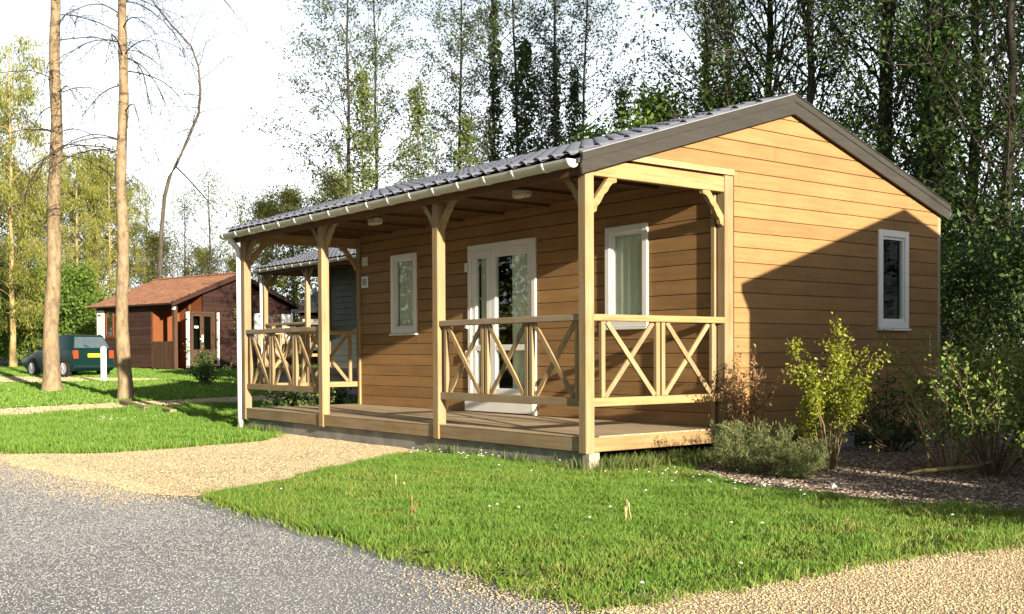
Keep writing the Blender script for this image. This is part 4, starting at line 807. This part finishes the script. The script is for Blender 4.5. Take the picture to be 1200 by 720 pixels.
stalks('dry_grass', 1.75, 2.75, 12, .75, .10, straw, 'pale dead stems beside the large twiggy bush', (-.25, -.1), wd=.006, seed=5)
stalks('dry_stalk', 2.34, -1.76, 3, .17, .015, straw, 'pale dry stalk standing in the middle of the lawn', seed=6); stalks('dry_stalk', 1.35, -2.62, 3, .17, .015, brownst, 'reddish dry stalk near the road edge of the lawn', seed=7); stalks('dry_stalk', .05, -1.9, 2, .13, .02, straw, 'short dry stalk in the left part of the lawn', seed=8)
stalks('dry_stalk', 3.35, -1.05, 2, .13, .02, brownst, 'bent brown stalk in the right part of the lawn', (.5, 0), seed=9)
g = Geo(); tp = np.array([(0, 0, .03), (.12, .05, .06), (.28, .16, .08), (.42, .30, .10), (.5, .42, .14)]); g.tube(tp, [.010, .017, .018, .015, .008], 8)
o = link('fallen_branch', g.mesh('fallen_branch', B_yel)); o.location = (1.98, 1.72, 0); tag(o, 'curved mossy yellow branch lying before the twiggy bush', 'branch')
o = link('stone', MB().add([(-.03, 0, 0), (.02, -.025, .0), (.035, .02, 0), (-.01, .035, 0), (-.02, .01, .035), (.018, .0, .03)], [(0, 1, 4), (1, 5, 4), (1, 2, 5), (2, 3, 5), (3, 4, 5), (3, 0, 4), (0, 3, 2, 1)]).mesh('stone', simple('white_stone', (.7, .68, .62), .8))); o.location = (2.05, .62, .012); tag(o, 'white stone lying on the dark bed', 'stone')
for (a, b, w_, lab) in ((at(143, 20.3), at(172, 18.6), .09, 'longer pale plank edging the path on the grass'), (at(194, 18.4), at(203, 18.0), .08, 'shorter pale plank piece right of the longer one')):
    z = float(gz(*a)) + .05; MB().bar((*a, z), (*b, float(gz(*b)) + .05), .11, w_).build('edging_plank', M['pale_x'], None, bevel=.008); tag(bpy.context.scene.objects[COL.objects[-1].name], lab, 'plank')
# broad weeds at the lawn edge
def rosette(x, y, s, seed, label):
    r = random.Random(seed); mb = MB()
    for k in range(9):
        a = k * .72 + r.uniform(-.2, .2); l = s * r.uniform(.7, 1.1); w_ = l * .2; c, q = math.cos(a), math.sin(a); e = r.uniform(.3, .8)
        P_ = lambda t, sd, h: (c * l * t - q * sd, q * l * t + c * sd, h); mb.add([P_(0, 0, .005), P_(.45, w_, l * .35 * e), P_(1, 0, l * .30 * e), P_(.45, -w_, l * .35 * e), P_(.5, 0, l * .28 * e)], [(0, 1, 4), (1, 2, 4), (2, 3, 4), (3, 0, 4)])
    o = mb.build('broad_weed', leafy('weed_leaf', [(.10, .17, .035), (.16, .22, .06)], .2), None); o.location = (x, y, .01); tag(o, label, 'weed')
rosette(2.45, -3.27, .11, 1, 'broad leaved weed on the lawn border nearest the road'); rosette(1.35, -3.2, .09, 2, 'broad leaved weed left of the other on the lawn border'); rosette(3.2, -3.25, .12, 3, 'largest broad leaved weed near the front corner of the lawn')

# ------------------------------------------------------------------ brown cabin on the left
x0, y0 = at(205, 39.0); g0 = float(gz(x0, y0)); rzb = math.atan2(.215, .976)
bc = empty('wooden_cabin', (x0, y0, g0), 'red brown cabin with terracotta roof behind the slimmer pale trunk', 'cabin', rz=rzb)
EH, AH, LW, GW = 2.5, 3.55, 5.15, 5.24       # local x runs left to 0 along the eave, y goes back along the gable
sl2 = (AH - EH) / (GW / 2)
def lap(nm, m, pts_z, fn):
    for z0, z1 in pts_z: fn(nm, m, z0, z1)
# wall slabs behind the boards
MB().box(-LW + .03, -1.5, .05, .1, .1, EH - .02).build('wall', M['sidd_x'], bc); MB().prism([(1.2, .1), (GW, .1), (GW, EH - .02), (GW / 2, AH - .04), (1.2, EH + 1.2 * sl2 - .06)], lambda a, b: (-.11, a, b), lambda a, b: (-.06, a, b)).build('wall', M['sidd_y'], bc)
MB().box(-LW, -LW + .06, .06, GW, .1, EH - .03).build('wall', M['sidd_y'], bc); MB().box(-LW, -.1, GW - .06, GW, .1, EH - .03).build('wall', M['sidd_x'], bc)
MB().box(-1.56, -1.5, .05, 1.26, .1, EH - .02).build('recess_wall', M['orange'], bc); MB().box(-1.5, -.10, 1.20, 1.26, .1, EH + .2).build('recess_wall', M['orange'], bc)
n = 14
for k in range(n):
    z0 = .12 + k * (EH - .15) / n; z1 = z0 + (EH - .15) / n - .008
    for a, b in ((-LW + .03, -4.7), (-3.5, -1.5)) if 1.2 < z0 < 2.3 else ((-LW + .03, -1.5),): MB().box(a, b, .02, .05, z0, z1).build('wall_board', M['sidd_x'], bc)
for k in range(20):
    z0 = .12 + k * .17; z1 = z0 + .162; s = max(0, (z1 - EH) / sl2) + .05
    l, r_ = max(1.2, s), GW - s
    if r_ - l < .15: continue
    segs = [(l, r_)]
    for o0, o1, q0, q1 in ((.55, 1.75, 0, 2.12), (4.0, 4.7, 1.0, 2.1)):
        segs = [t for a, b in segs for t in (((a, min(b, o0)), (max(a, o1), b)) if z1 > q0 and z0 < q1 else ((a, b),)) if t[1] - t[0] > .04]
    for a, b in segs: MB().box(-.06, -.03, a, b, z0, z1).build('wall_board', M['sidd_y'], bc)
# slatted half wall of the recess and its corner post
for k in range(13): MB().box(-1.49 + k * .104, -1.395 + k * .104 , .02, .045, .08, 1.05).build('slat', M['sidd_z'], bc)
MB().box(-1.5, -.14, .046, .07, .9, .98).build('slat_rail', M['sidd_x'], bc); MB().box(-.14, 0, .0, .13, 0, EH + .03).build('post', M['sidd_z'], bc)
MB().box(-.135, .012, -.02, .05, 2.16, 2.30).build('lamp', M['white'], bc, bevel=.01); MB().box(-.9, -.8, 1.14, 1.2, .1, 2.5).build('post', M['soffit'], bc)
MB().box(-LW, 0, -.04, .02, EH - .24, EH - .02).build('eave_board', M['sidd_x'], bc)
# door with two open shutters on the gable, window with shutter on the front
dr = MB().box(-.04, .0, .62, .70, .1, 2.12).box(-.04, .0, 1.60, 1.68, .1, 2.12).box(-.04, -.001, .70, 1.60, 2.04, 2.119).build('door', M['sidd_z'], bc)
for a, b in ((.705, 1.145), (1.15, 1.595)):
    MB().box(-.04, -.012, a, a + .08, .12, 2.03).box(-.04, -.012, b - .08, b, .12, 2.03).box(-.04, -.0125, a + .08, b - .08, .12, .75).box(-.04, -.0125, a + .08, b - .08, 1.95, 2.03).build('door_leaf', M['sidd_z'], dr); MB().box(-.036, -.030, a + .07, b - .07, .74, 1.96).build('pane', M['glass_d'], dr)
MB().box(-.012, .03, 1.12, 1.17, 1.02, 1.28).box(.03, .045, 1.02, 1.17, 1.12, 1.15).build('handle', M['white'], dr); MB().box(-.010, .0, .82, .98, 1.52, 1.60).build('number_plate', M['white'], dr)
MB().box(-.3, -.28, .62, 1.68, .1, 2.1).build('inner_wall', M['dark'], bc)
for yy, sgn in ((.50, 1), (1.80, -1)):
    s = MB().box(-.02, .14 if sgn > 0 else .08, yy - .02, yy + .02, .1, 2.1).build('shutter', M['white'], bc)
    for z in (.4, 1.1, 1.8): MB().box(.0, .06, yy - .028, yy - .02, z, z + .05).build('hinge', M['black'], s)
wn = MB().box(-4.62, -4.52, -.01, .04, 1.2, 2.28).box(-3.6, -3.5, -.01, .04, 1.2, 2.28).box(-4.52, -3.6, -.0095, .04, 2.2, 2.28).box(-4.52, -3.6, -.0095, .04, 1.2, 1.3).box(-4.1, -4.02, -.0095, .04, 1.3, 2.2).build('window', M['orange'], bc)
MB().box(-4.53, -3.59, .02, .026, 1.29, 2.21).build('pane', M['glass'], wn); MB().box(-4.7, -3.4, .3, .32, 1.0, 2.4).build('inner_wall', M['dark'], bc)
s = MB().box(-5.14, -4.64, -.03, .01, 1.18, 2.32).build('shutter', M['white'], bc); [MB().box(-5.05, -4.85, -.04, -.03, z, z + .05).build('hinge', M['black'], s) for z in (1.3, 2.05)]
wn = MB().box(-.03, .0, 4.0, 4.07, 1.0, 2.1).box(-.03, .0, 4.63, 4.7, 1.0, 2.1).box(-.03, -.001, 4.07, 4.63, 2.03, 2.1).box(-.03, -.001, 4.07, 4.63, 1.0, 1.07).build('window', M['sidd_z'], bc); MB().box(-.026, -.02, 4.06, 4.64, 1.06, 2.04).build('pane', M['glass'], wn); MB().box(-.3, -.28, 3.9, 4.8, .9, 2.2).build('inner_wall', M['dark'], bc)
for yy in (3.7, 4.99): MB().box(-.02, .02, yy - .27, yy + .27, .98, 2.12).build('shutter', M['white'], bc)
MB().box(.0, .5, .5, 4.2, .05, .16).build('step', M['sidd_y'], bc)
# roof of small shingles
rf = MB()
for sgn in (-1, 1):
    e = GW / 2 + sgn * (GW / 2 + .28); ze = EH - .28 * sl2
    rf.prism([(e, ze - .05), (e, ze), (GW / 2, AH + .02), (GW / 2, AH - .03)], lambda a, b: (-LW - .2, a, b), lambda a, b: (.30, a, b))
rf = rf.build('roof', M['sidd_x'], bc)
V = []; F = []
rows, cols = 17, 34; 
for i in range(rows):
    ya = -.30 + i * (GW / 2 + .28) / rows; yb = ya + (GW / 2 + .28) / rows * 1.15; za = EH + ya * sl2 + .045; zb = EH + yb * sl2 + .022
    for j in range(cols):
        xa = -LW - .22 + (j + .5 * (i % 2)) * 5.62 / cols; xb = xa + 5.62 / cols - .008; xb = min(xb, .305); k = len(V); dz = random.uniform(0, .006)
        V += [(xa, ya, za + dz), (xb, ya, za + dz), (xb, yb, zb), (xa, yb, zb), (xa, ya, za - .035), (xb, ya, za - .035)]; F += [(k, k + 1, k + 2, k + 3), (k + 4, k + 5, k + 1, k)]
tag(link('roof_shingles', np_mesh('roof_shingles', V, F, M['rtile']), rf), kind='stuff')
MB().box(-LW - .24, .33, GW / 2 - .1, GW / 2 + .1, AH + .02, AH + .06).build('ridge_cap', M['rtile'], rf)
for xx in (.30, -LW - .225):
    for sgn in (-1, 1):
        e = GW / 2 + sgn * (GW / 2 + .3); ze = EH - .28 * sl2
        MB().prism([(e, ze - .13), (e, ze + .02), (GW / 2, AH + .03), (GW / 2, AH - .14)], lambda a, b: (xx, a, b), lambda a, b: (xx + .025, a, b)).build('barge_board', M['sidd_y'], bc)
# climber on its gable
r = np.random.default_rng(4); lx, ly = x0, y0
cl = limb(r, (.05, 3.0, 0), (0, -.05, 1), 2.2, 12, 0, .06); g = Geo(); g.tube(cl, np.linspace(.015, .006, 13), 4); C = np.repeat(cl[5:], 26, 0) + r.normal(0, .07, (8 * 26, 3)); C[:, 0] = np.abs(C[:, 0])
o = empty('climbing_plant', (x0, y0, g0), 'thin climbing plant with pale yellow leaves on the brown gable', 'plant', rz=rzb); link('stems', g.mesh('stems', B_twig), o); link('foliage', leaves(r, C, .07, 'foliage', leafy('pale_yellow_leaves', [(.4, .38, .12), (.25, .27, .06)], .3)), o)
# ------------------------------------------------------------------ dark slate roofed building behind
x1, y1 = at(352, 46); sb = empty('outbuilding', (x1, y1, float(gz(x1, y1))), 'dark slate roofed building with pale shutters seen between the porch posts', 'building', rz=math.atan2(RGT[1], RGT[0]))
MB().box(0, 6.5, 0, 5, 0, 2.3).build('wall', M['sidd_x'], sb)
MB().add([(-.4, -.4, 2.3), (6.9, -.4, 2.3), (6.9, 5.4, 2.3), (-.4, 5.4, 2.3), (2.0, 2.5, 4.2), (4.5, 2.5, 4.2)], [(0, 1, 5, 4), (1, 2, 5), (2, 3, 4, 5), (3, 0, 4), (3, 2, 1, 0)]).build('roof', M['slate'], sb)
MB().box(-.42, 6.92, -.43, -.40, 2.15, 2.31).build('fascia_board', M['slate'], sb)
for a, b in ((.12, .85), (1.02, 1.75), (2.6, 3.3)): MB().box(a, b, -.05, -.005, .6, 1.9).build('shutter', M['gutter'], sb)
# ------------------------------------------------------------------ white bollard
x, y = at(121.5, 29.7); bo = empty('bollard', (x, y, float(gz(x, y)) - .02), 'white bollard with grooved rounded top at the drive edge', 'bollard')
MB().tube([(0, 0, 0), (0, 0, .80)], .078, 20).build('post', M['white'], bo, smooth=False)
MB().tube([(0, 0, z) for z in (.80, .803, .83, .833, .86, .863, .93, .97, .995, 1.005)], [.07, .082, .082, .07, .07, .082, .08, .066, .04, .012], 20).build('cap', M['white'], bo, smooth=False)
# ------------------------------------------------------------------ green hatchback
cx, cy = at(86, 33.2); cg = float(gz(cx, cy)); hd = FWD * .616 - RGT * .788; car = empty('parked_car', (cx, cy, cg), 'dark green hatchback with yellow rear plate parked behind the thicker pale trunk', 'car', rz=math.atan2(hd[1], hd[0]))
# local: x forward, y left; the origin sits at the left rear bottom corner
CW = 1.60; car.scale = (.86, .86, .93)
def ring(x, zb, zt, inset_b, inset_t, shoulder): 
    c = -CW / 2; h = CW / 2
    return [(x, c + h - inset_b, zb), (x, c + h, (zb + shoulder) / 2), (x, c + h - .03, shoulder), (x, c + h - inset_t, zt), (x, c - h + inset_t, zt), (x, c - h + .03, shoulder), (x, c - h, (zb + shoulder) / 2), (x, c - h + inset_b, zb)]
body = [ring(0.02, .30, .60, .06, .10, .56), ring(.0, .28, .88, .04, .09, .80), ring(.08, .22, .93, .04, .06, .86), ring(.5, .2, .92, .03, .04, .86), ring(1.7, .2, .90, .03, .04, .84), ring(2.5, .2, .88, .03, .05, .82), ring(3.1, .22, .74, .04, .10, .68), ring(3.4, .26, .66, .10, .18, .58), ring(3.46, .34, .55, .16, .24, .5)]
mb = MB(); n = 8
for q in body: mb.v += q
for i in range(len(body) - 1):
    for k in range(n): mb.f.append([i * n + k, i * n + (k + 1) % n, (i + 1) * n + (k + 1) % n, (i + 1) * n + k])
mb.f += [list(range(n)), list(range((len(body) - 1) * n, len(body) * n))[::-1]]
b_ = mb.build('body', M['car'], car, smooth=True, bevel=.07); b_.modifiers[0].segments = 3
cab = [(.10, .90, .07), (.34, 1.37, .20), (.9, 1.41, .20), (1.6, 1.36, .21), (2.35, .88, .09)]
mb = MB()
for x_, z_, i_ in cab: mb.v += [(x_, -i_, z_), (x_, -CW + i_, z_)]
mb.v += [(.10, -.06, .86), (.10, -CW + .06, .86), (2.4, -.06, .84), (2.4, -CW + .06, .84)]
mb.f = [[0, 2, 3, 1], [2, 4, 5, 3], [4, 6, 7, 5], [6, 8, 9, 7], [10, 0, 1, 11], [8, 12, 13, 9], [10, 12, 8, 6, 4, 2, 0], [11, 1, 3, 5, 7, 9, 13]]
b_ = mb.build('roof', M['car'], car, smooth=True, bevel=.05); b_.modifiers[0].segments = 3
def quad(nm, pts, m, off): 
    a = [Vector(p) for p in pts]; nn = (a[1] - a[0]).cross(a[3] - a[0]).normalized() * off; mb = MB().add([p - nn * .2 for p in a] + [p + nn for p in a], [(3, 2, 1, 0), (4, 5, 6, 7), (0, 1, 5, 4), (1, 2, 6, 5), (2, 3, 7, 6), (3, 0, 4, 7)]); return mb.build(nm, m, car)
dkg = simple('tinted_car_glass', (.07, .10, .12), .10, spec=.6)
quad('rear_window', [(.135, -.13, .965), (.135, -CW + .13, .965), (.315, -CW + .24, 1.325), (.315, -.24, 1.325)], dkg, -.03)
quad('windscreen', [(1.72, -.28, 1.27), (1.72, -CW + .28, 1.27), (2.24, -CW + .18, .95), (2.24, -.18, .95)], dkg, .03)
for s in (0, 1):
    Y = lambda y: -y if s == 0 else -CW + y
    for a in ([(.42, .115, .96), (.86, .115, .96), (.86, .185, 1.32), (.52, .185, 1.31)], [(.92, .115, .96), (2.05, .10, .93), (1.58, .190, 1.29), (.92, .187, 1.32)]): quad('side_window', [(p[0], Y(p[1]), p[2]) for p in a], dkg, (-.03 if s else .03))
    for x_ in (.62, 2.75):
        mb = MB().tube([(x_, Y(-.012), .30), (x_, Y(.03), .30)], .345, 22); mb.build('wheel_arch', M['black'], car)
        w_ = MB().tube([(x_, Y(-.02), .29), (x_, Y(.17), .29)], .285, 24).build('wheel', M['black'], car); MB().tube([(x_, Y(-.032), .29), (x_, Y(.0), .29)], .195, 20).build('rim', M['chrome'], w_)
        for k in range(5): MB().bar((x_, Y(-.036), .29), (x_ + .18 * math.cos(k * 1.2566), Y(-.036), .29 + .18 * math.sin(k * 1.2566)), .012, .035, up=(0, 1, 0)).build('spoke', M['chrome'], w_)
    MB().box(-.012, .10, *sorted((Y(.02), Y(.20))), .62, .88).build('tail_light', M['red'], car, bevel=.015)
    MB().box(2.05, 2.2, *sorted((Y(-.13), Y(.03))), .9, 1.02).build('mirror', M['car'], car, bevel=.02)
    MB().box(3.28, 3.42, *sorted((Y(.14), Y(.40))), .52, .64).build('headlight', M['glass'], car, bevel=.01)
MB().box(-.06, .06, -CW + .02, -.02, .28, .46).build('bumper', M['car'], car, bevel=.03); MB().box(-.064, -.058, -CW + .1, -.1, .36, .385).build('bumper_strip', M['black'], car); MB().bar((.15, -.78, .97), (.10, -.48, 1.06), .012, .018).build('wiper', M['black'], car)
MB().box(-.006, .0, -CW + .25, -.25, .585, .592).build('boot_seam', M['black'], car); MB().box(-.022, -.012, -CW / 2 - .25, -CW / 2 + .25, .66, .78).build('number_plate', M['yellow'], car)
